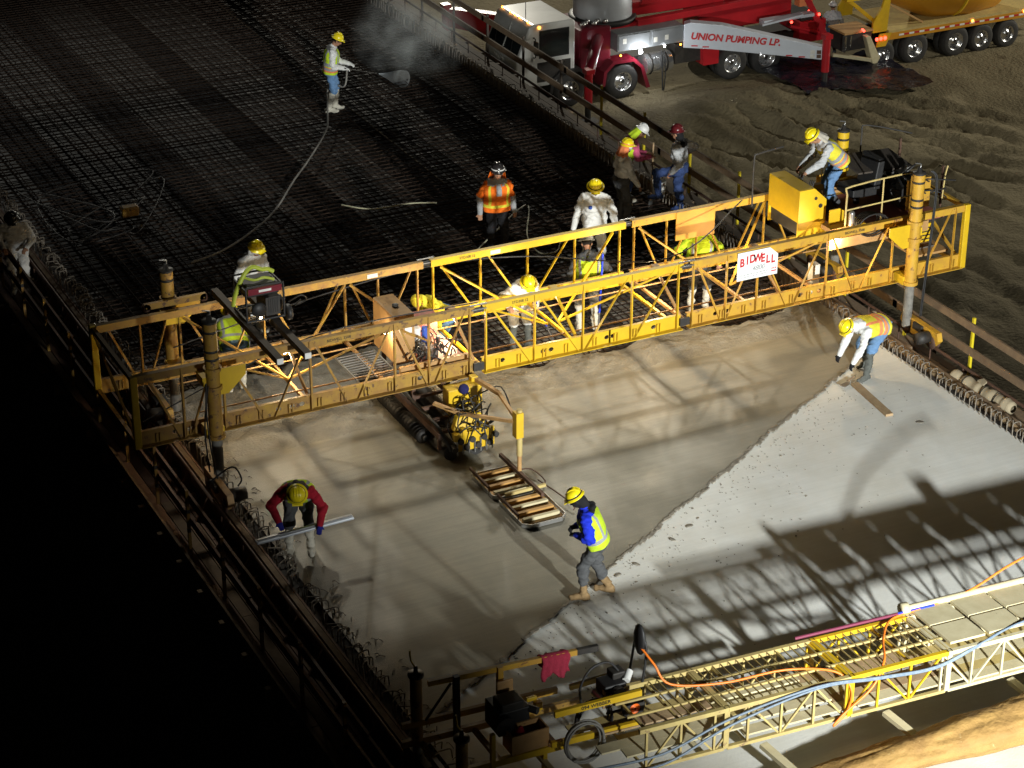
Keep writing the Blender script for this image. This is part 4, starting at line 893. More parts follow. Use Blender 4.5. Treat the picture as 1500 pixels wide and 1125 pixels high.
# cab
cy0, cy1 = 58.50, 60.72
cab = MB().m('truck_white')
prof = [(29.15, -6.2), (31.20, -6.2), (31.20, -4.25), (31.10, -4.20), (29.75, -4.20), (29.62, -4.28), (29.20, -5.35)]
cab.prism(prof, (0, cy0, 0), (1, 0, 0), (0, 0, 1), (0, 1, 0), cy1-cy0)
cb = cab.build('cab', pt, bevel=.05)
def ws(q, y): return Vector((29.615-.40*q, y, -4.36-.93*q))
nrm = Vector((-.93, 0, .40)).normalized()
g = MB().m('glass'); a = [ws(.04, cy0+.12)+nrm*.012, ws(.04, cy1-.12)+nrm*.012, ws(.96, cy1-.12)+nrm*.012, ws(.96, cy0+.12)+nrm*.012]; g.add(a+[p-nrm*.01 for p in a], [(0, 1, 2, 3), (4, 7, 6, 5), (0, 4, 5, 1), (1, 5, 6, 2), (2, 6, 7, 3), (3, 7, 4, 0)]); g.build('windscreen', cb)
MB().m('truck_white').bar(ws(.02, 59.61)+nrm*.02, ws(.98, 59.61)+nrm*.02, .05, .02).build('windscreen_bar', cb)
for y in (59.0, 60.1): MB().m('black').bar(ws(.95, y)+nrm*.025, ws(.45, y+.2)+nrm*.025, .02, .015).build('wiper', cb)
MB().m('glass').bx(30.0, 30.95, cy0-.012, cy0-.002, -5.25, -4.45).build('side_window', cb)
MB().m('black').bx(29.96, 30.99, cy0-.006, cy0+.01, -5.29, -4.41).build('window_frame', cb)
MB().m('dark').bx(29.9, 31.05, cy0-.006, cy0+.004, -6.05, -5.42).build('door_panel', cb)['label'] = 'grey lower cab door'
MB().m('dark').bx(30.85, 30.97, cy0-.02, cy0-.007, -5.52, -5.48).build('door_handle', cb)
b = MB().m('black').path([(29.75, cy0-.02, -4.6), (29.68, cy0-.30, -4.55), (29.68, cy0-.32, -5.1), (29.75, cy0-.02, -5.2)], .02, 6, 2); b.m('dark').box((29.68, cy0-.34, -4.82), (.06, .22, .42)); b.build('mirror', cb)
MB().m('dark').bx(29.06, 29.145, cy0+.1, cy1-.1, -6.05, -5.55).build('grille', cb); text('MACK', .26, (29.135, 59.6, -5.47), (0, -1, 0), (0, 0, 1), 'white', cb, bold=.008)
bp = MB().m('dark').bx(28.85, 29.14, cy0-.02, cy1+.02, -6.55, -6.2).build('bumper', cb, bevel=.05)
for y in (cy0+.25, cy1-.25): MB().m('alu').ell((29.07, y, -5.85), (.05, .13, .1)).build('headlight', cb)
for y in (58.75, 59.3, 59.62, 59.94, 60.5): lamp(cb, (29.70, y, -4.17), 'amber', .035)
lamp(cb, (29.95, cy0-.03, -4.30), 'amber', .045)
MB().m('black').tube((29.75, 59.0, -4.2), (29.75, 59.0, -3.6), .012).build('aerial', cb)
MB().m('black').prism([(-.72, 0), (-.66, .42), (-.35, .68), (.35, .68), (.66, .42), (.72, 0), (.62, 0), (.56, .38), (.3, .58), (-.3, .58), (-.56, .38), (-.62, 0)], (31.0, NS-.02, GZ+.56), (1, 0, 0), (0, 0, 1), (0, 1, 0), .5).build('mudguard', pt)
MB().m('maroon').prism([(-.76, -.05), (-.70, .42), (-.38, .72), (.38, .72), (.70, .42), (.95, -.30), (.82, -.32), (.60, .38), (.32, .62), (-.32, .62), (-.60, .38), (-.66, -.05)], (32.87, NS-.03, GZ+.56), (1, 0, 0), (0, 0, 1), (0, 1, 0), .55).build('mudguard', pt)
# pedestal, turret and side boxes
b = MB().m('maroon').bx(31.5, 32.6, 58.75, 60.6, -6.0, -4.7); b.build('pedestal_box', pt, bevel=.05)
b = MB().m('truck_red').bx(32.45, 33.9, 58.95, 60.5, -5.4, -4.78); b.build('pedestal', pt, bevel=.04)
b = MB().m('black').lathe([(.6, 0), (1.05, 0), (1.08, .08), (1.05, .16), (.9, .16)], (32.9, 59.9, -4.80), n=36); b.m('silver').lathe([(.93, .16), (.93, .95), (.85, 1.05), (0, 1.05)], (32.9, 59.9, -4.80), n=36); b.build('turret', pt)
for i in range(7): MB().m('alu').ell((31.7+.13*i, 58.95+.1*(i % 3), -4.58-.02*(i % 2)), (.10, .08, .08)).build('valve', pt)
b = MB().m('truck_grey').bx(32.62, 34.98, NS-.02, 59.0, -5.44, -4.88); gbx = b.build('side_locker', pt, bevel=.02)
for x in (32.66, 33.85): MB().m('truck_grey').bx(x, x+1.1, NS-.035, NS-.021, -5.38, -4.94).build('locker_door', gbx, bevel=.006)
for x, z in ((32.8, -5.2), (33.9, -5.3), (34.3, -5.28)): MB().m('vent_white').bx(x, x+.13, NS-.039, NS-.0355, z, z+.16).build('sticker', gbx)
b = MB().m('alu').tube((33.72, 58.72, -6.10), (34.66, 58.72, -6.10), .33, n=28); tk = b.build('fuel_tank', pt, bevel=.02)
for x in (33.9, 34.45): MB().m('dark').lathe([(.332, -.03), (.345, -.03), (.345, .03), (.332, .03)], (x, 58.72, -6.1), (1, 0, 0), 28).build('tank_strap', tk)
MB().m('black').path([(34.2, 58.38, -5.6), (34.22, 58.33, -6.2), (34.24, 58.3, -6.9)], .03, 6, 3).path([(34.3, 58.38, -5.6), (34.33, 58.32, -6.3), (34.28, 58.3, -6.92)], .02, 6, 3).build('drain_hose', pt)
b = MB().m('dark').bx(34.8, 35.9, 58.55, 59.1, -6.2, -5.55); b.build('battery_box', pt)
lamp(pt, (33.42, NS-.07, -5.52), 'led', .07, 'work_light'); lamp(pt, (34.28, NS-.06, -5.47), 'led', .03, 'work_light'); lamp(pt, (32.72, NS-.06, -5.55), 'amber', .035); lamp(pt, (34.86, NS-.06, -5.50), 'amber', .035)
l = bpy.data.lights.new('pump_work_light', 'POINT'); l.energy = 60; l.color = (.93, .97, 1); l.shadow_soft_size = .06; o = bpy.data.objects.new('pump_work_light', l); COL.objects.link(o); o.location = (33.42, NS-.25, -5.52)
# rear outrigger arm with the lettering
A0, A1 = Vector((34.95, 58.32, 0)), Vector((38.9, 56.22, 0)); ex = (A1-A0).normalized(); ez = Vector((0, 0, 1)); ey_ = ez.cross(ex); Ln = (A1-A0).length
arm = MB().m('silver').prism([(0, -5.62), (.9, -5.66), (Ln-.05, -5.98), (Ln-.05, -5.58), (1.2, -4.88), (.2, -4.80), (0, -4.86)], A0, ex, ez, ey_, .34).build('outrigger_arm', pt, bevel=.015)
text('UNION PUMPING LP.', .30, A0+ex*1.62-ey_*.006+ez*-5.33, ex-ez*.07, ez, 'red_paint', arm, shear=.22, bold=.012, sx=1.0)
for u, z in ((.35, -5.55), (.7, -5.58), (Ln-1.15, -5.84), (Ln-.75, -5.88)): MB().m('redlamp' if 0 else 'red_paint').prism([(-.10, -.02), (.10, -.02), (.10, .02), (-.10, .02)], A0+ex*u-ey_*.006+ez*z, ex, ez, ey_, .005).build('red_reflector', arm)
for du, dz, m in ((-.42, -5.72, 'vent_white'), (-.22, -5.72, 'rust'), (-.42, -5.86, 'vent_white'), (-.22, -5.86, 'rust')): MB().m(m).prism([(-.07, -.06), (.07, -.06), (.07, .06), (-.07, .06)], A0+ex*(Ln+du)-ey_*.006+ez*dz, ex, ez, ey_, .005).build('warning_plate', arm)
def leg(p, ztop, r=.13):
    b = MB().m('truck_red').tube((p.x, p.y, -6.35), (p.x, p.y, ztop), r, n=18).box((p.x, p.y, ztop+.05), (r*2.1, r*2.1, .14)); g_ = b.build('outrigger_leg', pt)
    MB().m('dark').tube((p.x, p.y, GZ+.12), (p.x, p.y, -6.352), r*.72, n=16).build('leg_ram', g_); MB().m('leg_grey').box((p.x, p.y, GZ+.09), (.75, .62, .10)).build('foot_pad', g_)
leg(A1, -5.25); leg(Vector((30.72, 56.72, 0)), -5.30)
MB().m('maroon').path([(32.0, 58.5, -4.95), (31.6, 57.9, -4.95), (31.1, 57.2, -5.1), (30.78, 56.8, -5.4)], .17, 10, 4).build('front_outrigger_arm', pt)
MB().m('truck_red').prism([(0, -5.95), (3.6, -5.75), (3.6, -5.15), (0, -5.05)], (31.6, 61.0, 0), Vector((-.60, .80, 0)), ez, Vector((.8, .6, 0)), .3).build('far_outrigger_arm', pt); leg(Vector((29.35, 63.95, 0)), -5.1)
MB().m('truck_red').prism([(0, 0), (.6, .0), (.6, -.72), (.05, -.72)], (35.7, NS-.03, -5.62), (1, 0, 0), ez, (0, 1, 0), .5).build('rear_mudguard', pt)
# boom and hopper
b = MB().m('truck_red').bar((32.2, 59.75, -4.52), (37.0, 59.55, -4.52), .5, .42).bar((37.0, 59.55, -4.55), (40.4, 59.5, -4.62), .34, .3); bm = b.build('boom_section', pt, bevel=.03)
b = MB().m('truck_red').bar((33.6, 59.0, -4.80), (39.9, 58.95, -4.62), .26, .22); b.build('boom_section', pt, bevel=.03)
b = MB().m('truck_red').bx(36.0, 39.5, 59.2, 60.2, -5.55, -4.85); b.build('hydraulic_box', pt, bevel=.03)
MB().m('truck_red').bar((39.75, 58.95, -4.6), (40.55, 58.75, -6.15), .18, .2).build('boom_strut', pt); MB().m('truck_red').tube((39.3, 58.9, -5.7), (40.3, 58.7, -6.0), .06).build('boom_ram', pt)
b = MB().m('white').bar((33.0, 60.9, -4.45), (37.8, 61.2, -4.3), .3, .3); b.build('delivery_pipe_cover', pt)
for i in range(9): MB().m('alu').path([(34.6+.22*i, 59.5, -4.28), (34.75+.22*i, 59.35, -4.12), (34.95+.22*i, 59.5, -4.26)], .05, 6, 3).build('hydraulic_line', pt)
b = MB().m('truck_red').prism([(0, 0), (.8, 0), (.66, .5), (.45, .5), (.35, .22), (.1, .4)], (33.9, 59.2, -4.32), (1, 0, 0), ez, (0, 1, 0), .12); b.build('boom_lug', pt)
MB().m('silver').bx(38.0, 39.9, 58.45, 58.75, -5.32, -5.22).build('step_plate', pt); MB().m('silver').bar((37.9, 58.5, -5.32), (39.3, 58.3, -5.12), .28, .06).build('rear_ramp', pt)
lamp(pt, (39.0, 58.4, -5.38), 'redlamp', .05, 'tail_lamp')
b = MB().m('truck_red').bx(39.6, 40.6, 58.8, 60.4, -6.3, -5.6); b.m('dark').bx(39.7, 40.5, 58.9, 60.3, -5.59, -5.5); b.build('hopper', pt)
# ---- mixer
mx = thing('mixer_truck', 'yellow concrete mixer truck with big drum backed up to the pump', 'truck', (44.5, 58.3, GZ))
MY = 57.12
for x, r, d in ((41.75, .47, 0), (43.0, .53, 1), (44.62, .53, 1), (45.66, .49, 0), (46.72, .49, 0)): wheel(mx, x, MY, GZ+r, r, .28, d)
for x in (43.0, 44.62, 45.66, 46.72): wheel(mx, x, 59.1, GZ+.5, .5, .3)
b = MB().m('drum').bx(41.9, 49.5, MY-.02, MY+.14, -6.02, -5.80); fr = b.build('side_rail', mx)
b = MB().m('yellow_pale').bx(41.9, 49.5, MY+.0, 59.4, -5.80, -5.72); b.build('deck_plate', mx)
for i in range(26): MB().m('red_paint' if i % 2 else 'white').bx(42.3+i*.2, 42.5+i*.2-.006, MY-.0255, MY-.0205, -5.93, -5.87).build('reflective_tape', fr)
MB().m('dark').bx(41.4, 49.5, 57.8, 58.8, -6.3, -6.03).build('chassis', mx)
dr = MB().m('drum').lathe([(.5, 0), (.75, .35), (1.33, 2.0), (1.36, 3.3), (1.1, 4.5), (.3, 4.9)], (42.15, 58.3, -4.30), (1, 0, -.11), 40).build('drum', mx)
MB().m('yellow').lathe([(1.345, -.03), (1.375, -.03), (1.375, .08), (1.345, .08)], Vector((42.15, 58.3, -4.30))+Vector((1, 0, -.11)).normalized()*2.75, (1, 0, -.11), 40).build('drum_band', dr)
b = MB().m('yellow').prism([(0, 0), (.55, 0), (.62, 1.2), (.42, 1.25), (.30, .8), (.0, .35)], (41.35, MY+.1, -5.75), (1, 0, 0), ez, (0, 1, 0), .08); b.build('drum_pedestal', mx); MB().m('yellow').prism([(0, 0), (.55, 0), (.62, 1.2), (.42, 1.25), (.30, .8), (.0, .35)], (41.35, 59.2, -5.75), (1, 0, 0), ez, (0, 1, 0), .08).build('drum_pedestal', mx)
b = MB().m('yellow').bx(40.6, 41.5, 57.7, 58.9, -4.75, -4.6).bar((40.7, 57.8, -4.7), (41.9, 57.6, -5.7), .12); b.build('charge_frame', mx)
MB().m('tan_steel').bar((42.0, MY+.2, -4.9), (43.4, MY+.25, -5.7), .06).build('brace_rod', mx)
b = MB().m('tan_steel').bx(40.25, 41.35, 57.2, 58.15, -5.66, -5.60); b.m('dark').bx(40.3, 40.35, 57.25, 58.1, -6.25, -5.67).bx(40.2, 41.3, 57.22, 57.26, -6.2, -5.67); b.m('chrome').tube((40.3, 57.2, -6.1), (40.3, 57.2, -5.7), .04).tube((40.5, 57.2, -6.1), (40.5, 57.2, -5.7), .03); b.build('rear_platform', mx)
MB().m('yellow').prism([(0, 0), (.35, 0), (.55, .42), (.1, .42)], (41.45, MY-.03, -6.2), (1, 0, 0), ez, (0, 1, 0), .06).build('corner_guard', mx)
b = MB().m('cream'); b.prism([(0, 0), (.18, 0), (.62, -.8), (.50, -1.0), (.34, -.95)], (40.95, MY-.1, -5.75), (1, 0, 0), ez, (0, 1, 0), .30); b.build('folding_chute', mx, bevel=.02)
MB().m('cream').bar((40.05, 57.5, -6.35), (41.2, 57.0, -6.55), .12, .10).build('chute_bar', mx)
for y in (57.25, 57.33, 57.41): lamp(mx, (40.88+.3*(y-57.25), y-.2, -5.56), 'redlamp', .04, 'tail_lamp')
for x in (41.42, 41.58, 41.74): lamp(mx, (x, MY-.05, -5.92), 'redlamp', .06, 'tail_lamp')
for p in ((45.2, MY-.04, -5.83), (47.3, MY-.04, -5.80)): lamp(mx, p, 'amber', .045)
lamp(mx, (40.0, 58.9, -5.3), 'redlamp', .06, 'tail_lamp'); lamp(mx, (40.25, 58.7, -5.38), 'redlamp', .05, 'tail_lamp')
MB().m('orange_trim').bx(39.6, 40.1, 58.9, 59.2, -5.1, -4.7).build('orange_hopper_flap', mx)
# ------------------------------------------------------------------ people
def ik(a, c, l1, l2, hint):
    a, c = Vector(a), Vector(c); d = c-a; L = min(d.length, (l1+l2)*.995); d.normalize(); c = a+d*L
    k = (l1*l1-l2*l2+L*L)/(2*L); h = math.sqrt(max(l1*l1-k*k, 0)); hv = Vector(hint); hv = hv-d*hv.dot(d); hv.normalize()
    return a+d*k+hv*h, c
def cap_mesh(b, p0, r0, p1, r1, n=14):
    p0, p1 = Vector(p0), Vector(p1); d = p1-p0; L = d.length
    if L < 1e-5: b.ell(p0, (r0, r0, r0), n); return
    prof = [(r0*math.cos(t), -r0*math.sin(t)) for t in (1.57, 1.2, .8, .4, 0)]+[(r1*math.cos(t), L+r1*math.sin(t)) for t in (0, .4, .8, 1.2, 1.57)]
    b.lathe(prof, p0, d, n)
def person(label, pos, face, pelvis=(0, 0, .96), lean=5, side=0, twist=0, hands=None, feet=((-.12, 0), (.12, 0)), footz=(0, 0), head=(0, 0), shirt='white_cloth', pants='denim', boots='rubber_boot', boot_h=.3,
           gloves=None, vest=None, stripe='reflective', trim=None, hat='hat_yellow', hood=None, scale=1.0, neckshade=None, hatband=None, elbow_out=.5, group=None, badge=None, headlamp=False, face_mask=None, sleeve=None):
    fwd = Vector((math.cos(R(face)), math.sin(R(face)), 0)); rgt = Vector((fwd.y, -fwd.x, 0)); up = Vector((0, 0, 1))
    MX = Matrix((rgt, fwd, up)).transposed().to_4x4(); MX = Matrix.Translation(Vector(pos)) @ MX @ Matrix.Scale(scale, 4)
    pel = Vector(pelvis)
    Rl = Matrix.Rotation(R(-lean), 3, 'X') @ Matrix.Rotation(R(side), 3, 'Y') @ Matrix.Rotation(R(twist), 3, 'Z')      # torso frame
    sp = lambda x, y, z: pel+Rl @ Vector((x, y, z))
    Rh = Rl @ Matrix.Rotation(R(-head[0]), 3, 'X') @ Matrix.Rotation(R(head[1]), 3, 'Z')
    neck = sp(0, .0, .52); hc = neck+Rh @ Vector((0, .025, .165)); hp = lambda x, y, z: hc+Rh @ Vector((x, y, z))
    prims = []                                                                  # (p0,r0,p1,r1,material)
    KB = 1.13
    P = lambda a, r, b_, q, m: prims.append((Vector(a), r*(KB if m in (shirt, pants, boots) else 1), Vector(b_), q*(KB if m in (shirt, pants, boots) else 1), m))
    P(sp(-.085, 0, .02), .125, sp(.085, 0, .02), .125, pants); P(sp(-.07, .0, -.04), .12, sp(.07, 0, -.04), .12, pants)
    P(sp(-.065, 0, .16), .118, sp(.065, 0, .16), .118, shirt); P(sp(-.085, .005, .28), .125, sp(.085, .005, .28), .125, shirt); P(sp(-.095, .0, .38), .118, sp(.095, .0, .38), .118, shirt)
    P(sp(-.12, -.01, .445), .075, sp(.12, -.01, .445), .075, shirt); P(sp(0, -.01, .45), .075, neck, .062, shirt); P(neck, .058, hp(0, -.01, -.06), .058, face_mask or 'skin')
    # head
    fm = face_mask or 'skin'
    P(hp(0, -.015, .035), .092, hp(0, .0, .02), .09, 'hair' if not hood else hood); P(hp(0, .015, -.01), .080, hp(0, .022, -.06), .062, fm); P(hp(0, .035, -.085), .042, hp(0, .045, -.085), .036, fm)
    P(hp(0, .088, -.005), .012, hp(0, .105, -.035), .016, fm)
    for s in (-1, 1): P(hp(s*.032, .084, .012), .011, hp(s*.032, .086, .012), .011, 'hair'); P(hp(s*.085, -.005, -.01), .018, hp(s*.085, -.01, -.035), .014, fm)
    P(hp(-.018, .079, -.066), .008, hp(.018, .079, -.066), .008, 'orange_trim' if fm == 'skin' else fm)
    if hood: P(hp(0, -.05, -.05), .085, hp(0, -.05, -.10), .08, hood); P(sp(-.07, -.09, .47), .06, sp(.07, -.09, .47), .06, hood)
    # legs
    for s, (fx, fy), fz in ((-1, feet[0], footz[0]), (1, feet[1], footz[1])):
        hip = pel+Matrix.Rotation(R(-lean*.25), 3, 'X') @ Vector((s*.095, 0, -.03)); ank = Vector((fx, fy, fz+.09))
        knee, ank = ik(hip, ank, .43, .42, (s*.12, 1, .1))
        P(hip, .098, knee, .076, pants); bt = knee.lerp(ank, 1-boot_h/.42) if boot_h < .42 else knee
        P(knee, .076, bt, .070, pants); P(bt, .062 if boot_h > .2 else .056, ank, .052, boots)
        fd = Vector((s*.12, 1, 0)).normalized(); a0 = ank+Vector((0, 0, -.045)); P(a0-fd*.05, .045, a0+fd*.10, .045, boots); P(a0+fd*.08+Vector((0, 0, -.008)), .042, a0+fd*.17+Vector((0, 0, -.012)), .035, boots); P(ank, .052, a0-fd*.02, .05, boots)
    # arms and hands
    hands = hands or ((-.27, .08, .86), (.27, .08, .86)); gl = gloves or 'skin'; wr = []
    for s, tgt in ((-1, hands[0]), (1, hands[1])):
        sh = sp(s*.195, -.005, .425); el, ha = ik(sh, tgt, .29, .27, (s*elbow_out, -.8, -.35))
        P(sh, .074, el, .062, sleeve or shirt); P(el, .062, ha, .045, shirt)
        d = (ha-el).normalized(); sd = d.cross(up); sd = sd.normalized() if sd.length > .1 else rgt; nn = sd.cross(d)
        P(ha, .033, ha+d*.05, .036, gl); P(ha+d*.05-sd*.022, .026, ha+d*.075+sd*.022, .024, gl)
        for i, (o, ln) in enumerate(((-.033, .062), (-.011, .072), (.011, .07), (.033, .055))):
            k0 = ha+d*.088+sd*o; k1 = k0+d*ln*.55-nn*.012; k2 = k1+(d*.35-nn).normalized()*ln*.5; P(k0, .0115, k1, .0105, gl); P(k1, .0105, k2, .0095, gl)
        th = ha+d*.035-sd*s*-.036; P(th, .014, th+(d*.7-sd*s*-.7).normalized()*.045-nn*.01, .0115, gl)
        wr.append((ha, d))
    b = MB()
    for p0, r0, p1, r1, _ in prims: cap_mesh(b, p0, r0, p1, r1)
    tmp_me = bpy.data.meshes.new('t'); tmp_me.from_pydata(b.v, [], b.f)
    tmp = bpy.data.objects.new('t', tmp_me); COL.objects.link(tmp)
    rm = tmp.modifiers.new('r', 'REMESH'); rm.mode = 'VOXEL'; rm.voxel_size = .0125; rm.use_smooth_shade = True
    sm = tmp.modifiers.new('s', 'SMOOTH'); sm.iterations = 3; sm.factor = .5
    me = bpy.data.meshes.new_from_object(tmp.evaluated_get(bpy.context.evaluated_depsgraph_get()))
    bpy.data.objects.remove(tmp); bpy.data.meshes.remove(tmp_me)
    n = len(me.polygons); ce = np.zeros(n*3); me.polygons.foreach_get('center', ce); ce = ce.reshape(-1, 3)
    best = np.full(n, 9.); idx = np.zeros(n, int); names = []
    for p0, r0, p1, r1, m in prims:
        if m not in names: names.append(m)
        a0 = np.array(p0); d = np.array(p1)-a0; L2 = max((d*d).sum(), 1e-9); t = np.clip(((ce-a0)@d)/L2, 0, 1)
        q = np.linalg.norm(ce-a0-t[:, None]*d, axis=1)-(r0+(r1-r0)*t); w_ = q < best; best[w_] = q[w_]; idx[w_] = names.index(m)
    me.materials.clear()
    for m in names: me.materials.append(M[m])
    me.polygons.foreach_set('material_index', idx.astype(np.int32)); me.polygons.foreach_set('use_smooth', [True]*n)
    # cloth creases
    vs = np.zeros(len(me.vertices)*3); me.vertices.foreach_get('co', vs); vs = vs.reshape(-1, 3); no = np.zeros_like(vs).reshape(-1); me.vertices.foreach_get('normal', no); no = no.reshape(-1, 3)
    sd_ = len(label)*1.7; w_ = np.array([.026*noise.noise(Vector((x*7+sd_, y*7, z*11)))+.016*noise.noise(Vector((x*13, y*13+sd_, z*24+x*9))) for x, y, z in vs])
    w_ *= np.clip((np.linalg.norm(vs-np.array(hc), axis=1)-.16)/.05, 0, 1)
    for ha, _ in wr: w_ *= np.clip((np.linalg.norm(vs-np.array(ha), axis=1)-.12)/.06, 0, 1)
    vs = vs+no*w_[:, None]; me.vertices.foreach_set('co', vs.reshape(-1)); me.transform(MX.to_3x3().to_4x4()); me.update()
    t = thing('person', label, 'person', pos, group)
    body = link('body', me, pos, t)
    # vest, a shell over the torso
    if vest:
        vb = MB(MX); NS_, NA = 30, 48; st = []
        for i in range(NS_+1):
            q = i/NS_; z = -.06+q*.53
            rx = np.interp(z, [-.06, .05, .16, .28, .38, .44, .475], [.252, .250, .228, .250, .255, .22, .125]); ry = np.interp(z, [-.06, .1, .28, .38, .44, .475], [.165, .165, .172, .165, .122, .085])
            st.append((z, rx, ry))
        vs = []; ring = []
        for z, rx, ry in st:
            for k in range(NA):
                a = 2*math.pi*k/NA; ca, sa = math.cos(a), math.sin(a); e = 1+.02*math.sin(a*6+z*19)
                vs.append(sp(math.copysign(abs(ca)**.8, ca)*rx*e, math.copysign(abs(sa)**.9, sa)*ry*e, z))
        for i in range(NS_):
            for k in range(NA):
                a = 2*math.pi*(k+.5)/NA; z = st[i][0]; ca, sa = math.cos(a), math.sin(a)
                m = vest
                if .015 < z < .075 or (trim and .115 < z < .17): m = stripe
                if abs(abs(ca)-.56) < .11 and z > .06: m = stripe
                if trim and ((.075 <= z < .098) or (-.01 < z <= .015)): m = trim
                if sa > .99 and z > .25 and not trim: m = shirt
                vb.m(m); vb.f.append([i*NA+k, i*NA+(k+1) % NA, (i+1)*NA+(k+1) % NA, (i+1)*NA+k]); vb.mi.append(vb.cur); vb.sm.append(True)
        vb.v = vs; o = vb.build('vest', t); so = o.modifiers.new('thick', 'SOLIDIFY'); so.thickness = .006
    if badge:
        p = sp(.08, .15, .33); dn = Rl @ Vector((0, 1, .1)); bb = MB(MX).m(badge).lathe([(.0, .012), (.032, .012), (.034, -.01)], p, dn, 14); bb.build('chest_badge', t)
    # hard hat
    if hat:
        hb = MB(MX).m(hat); d = Rh @ Vector((0, -.10, 1)); o = hp(0, -.012, .045)
        prof = [(.150, -.004), (.152, .004), (.122, .012), (.118, .045), (.104, .082), (.075, .108), (.035, .122), (.0, .125)]
        hb.lathe(prof, o, d, 24); hb.lathe([(.118, -.002), (.15, -.004)], o, d, 24)
        f_ = Rh @ Vector((0, 1, .02)); c = o+f_*.135; hb.box(c, (.15, .07, .008), mx=Rh); h_ = hb.build('hard_hat', t)
        rb = MB(MX).m(hat)
        for s in (-.035, 0, .035): rb.path([o+(Rh @ Vector((s, .10, .055))), o+(Rh @ Vector((s, .03, .12))), o+(Rh @ Vector((s, -.06, .112))), o+(Rh @ Vector((s, -.115, .05)))], .009, 5, 3)
        rb.build('ridge', h_)
        if hatband: MB(MX).m(hatband).lathe([(.1205, .022), (.124, .022), (.1215, .042), (.118, .042)], o, d, 24).build('hat_band', h_)
        if headlamp: MB(MX).m('alu').lathe([(.0, .03), (.025, .03), (.02, 0)], o+(Rh @ Vector((0, .115, .035))), Rh @ Vector((0, 1, 0)), 10).build('head_lamp', h_)
    if neckshade:
        nb = MB(MX).m(neckshade); o = hp(0, -.02, .04); NA = 20; vs = []
        for j in range(6):
            for k in range(NA+1):
                a = math.pi*(.05+k/NA*.9)+math.pi; q = j/5; r = .115+.045*q+.012*math.sin(k*1.3)*q; vs.append(o+Rh @ Vector((r*math.cos(a), r*math.sin(a)*.95, -.01-.22*q)))
        nb.add(vs, [(j*(NA+1)+k, j*(NA+1)+k+1, (j+1)*(NA+1)+k+1, (j+1)*(NA+1)+k) for j in range(5) for k in range(NA)], True); o_ = nb.build('neck_shade', t); so = o_.modifiers.new('thick', 'SOLIDIFY'); so.thickness = .006
    return t, lambda x, y, z: MX @ Vector((x, y, z)), [MX @ (ha+d*.07) for ha, d in wr]
def ground_at(px, py, z=0.0): p = at(px, py, z); return (p.x, p.y, z)
def tool(name, label, cat, *parts):
    t = thing(name, label, cat, parts[0][1].v[0] if parts[0][1].v else (0, 0, 0))
    for n, b in parts: b.build(n, t)
    return t

# finisher walking along the joint, near the camera side
p = ground_at(873, 872); person('stooping person in lime vest over bright blue sleeves walking on the slab joint', p, 150, (0, .0, .925), 21, 0, 0, ((-.10, .27, 1.02), (.09, .29, 1.06)), ((-.12, .17), (.12, -.17)), head=(14, 0), shirt='blue_cloth', pants='charcoal', boots='tan_boot', boot_h=.2, vest='lime', hood='black_cloth', face_mask='black_cloth', gloves='black_cloth', hatband='black_cloth', elbow_out=.9)
MBx = MB().m('white')
# finisher with the straightedge at the left edge
p = ground_at(440, 806); _, fn, hd = person('bent person with red sleeves holding a long grey straightedge over fresh concrete', p, 249, (0, -.14, .88), 58, 0, 0, ((-.30, .46, .68), (.28, .42, .74)), ((-.15, .02), (.15, .05)), head=(12, 0), shirt='red_cloth', pants='charcoal', boots='white_boot', boot_h=.42, vest='lime', gloves='blue_glove', hatband='black_cloth', neckshade='black_cloth', elbow_out=1.2)
c = (hd[0]+hd[1])/2; d = (hd[1]-hd[0]).normalized(); d = Vector((-1, .02, -.04)).normalized() if d.x < 0 else Vector((1, .02, .04)).normalized()
t = thing('straightedge', 'long grey metal straightedge held above the fresh concrete', 'tool', c-Vector((0, 0, .1)))
MB().m('silver').bar(c-d*.80+V(0, 0, -.05), c+d*.66+V(0, 0, -.05), .12, .035).build('blade', t, bevel=.008); MB().m('steel').bar(c-d*.78+V(0, 0, -.022), c+d*.64+V(0, 0, -.022), .03, .018).build('stiffening_rib', t)
# finisher bending at the right edge
p = ground_at(1268, 546); _, fn, hd = person('bent person in light blue jeans and yellow vest trowelling the slab corner', p, 185, (0, -.22, .84), 84, 0, 0, ((-.20, .50, .30), (.16, .48, .34)), ((-.20, .16), (.16, -.16)), head=(-20, 0), shirt='white_cloth', pants='denim', boots='rubber_boot', boot_h=.42, vest='lime_yellow', stripe='orange_trim', trim='reflective', hatband='black_cloth', gloves='black_cloth', hood='white_cloth')
q = hd[0]; t = thing('hand_trowel', 'steel hand trowel under the hand of the bent person at the slab corner', 'tool', (q.x, q.y, .02))
MB().m('steel').box((q.x-.05, q.y, .03), (.32, .10, .008), .4).build('blade', t); MB().m('timber').tube((q.x-.08, q.y-.02, .10), (q.x+.08, q.y+.02, .10), .016).build('grip', t); MB().m('steel').tube((q.x, q.y, .034), (q.x, q.y, .09), .008).build('shank', t)
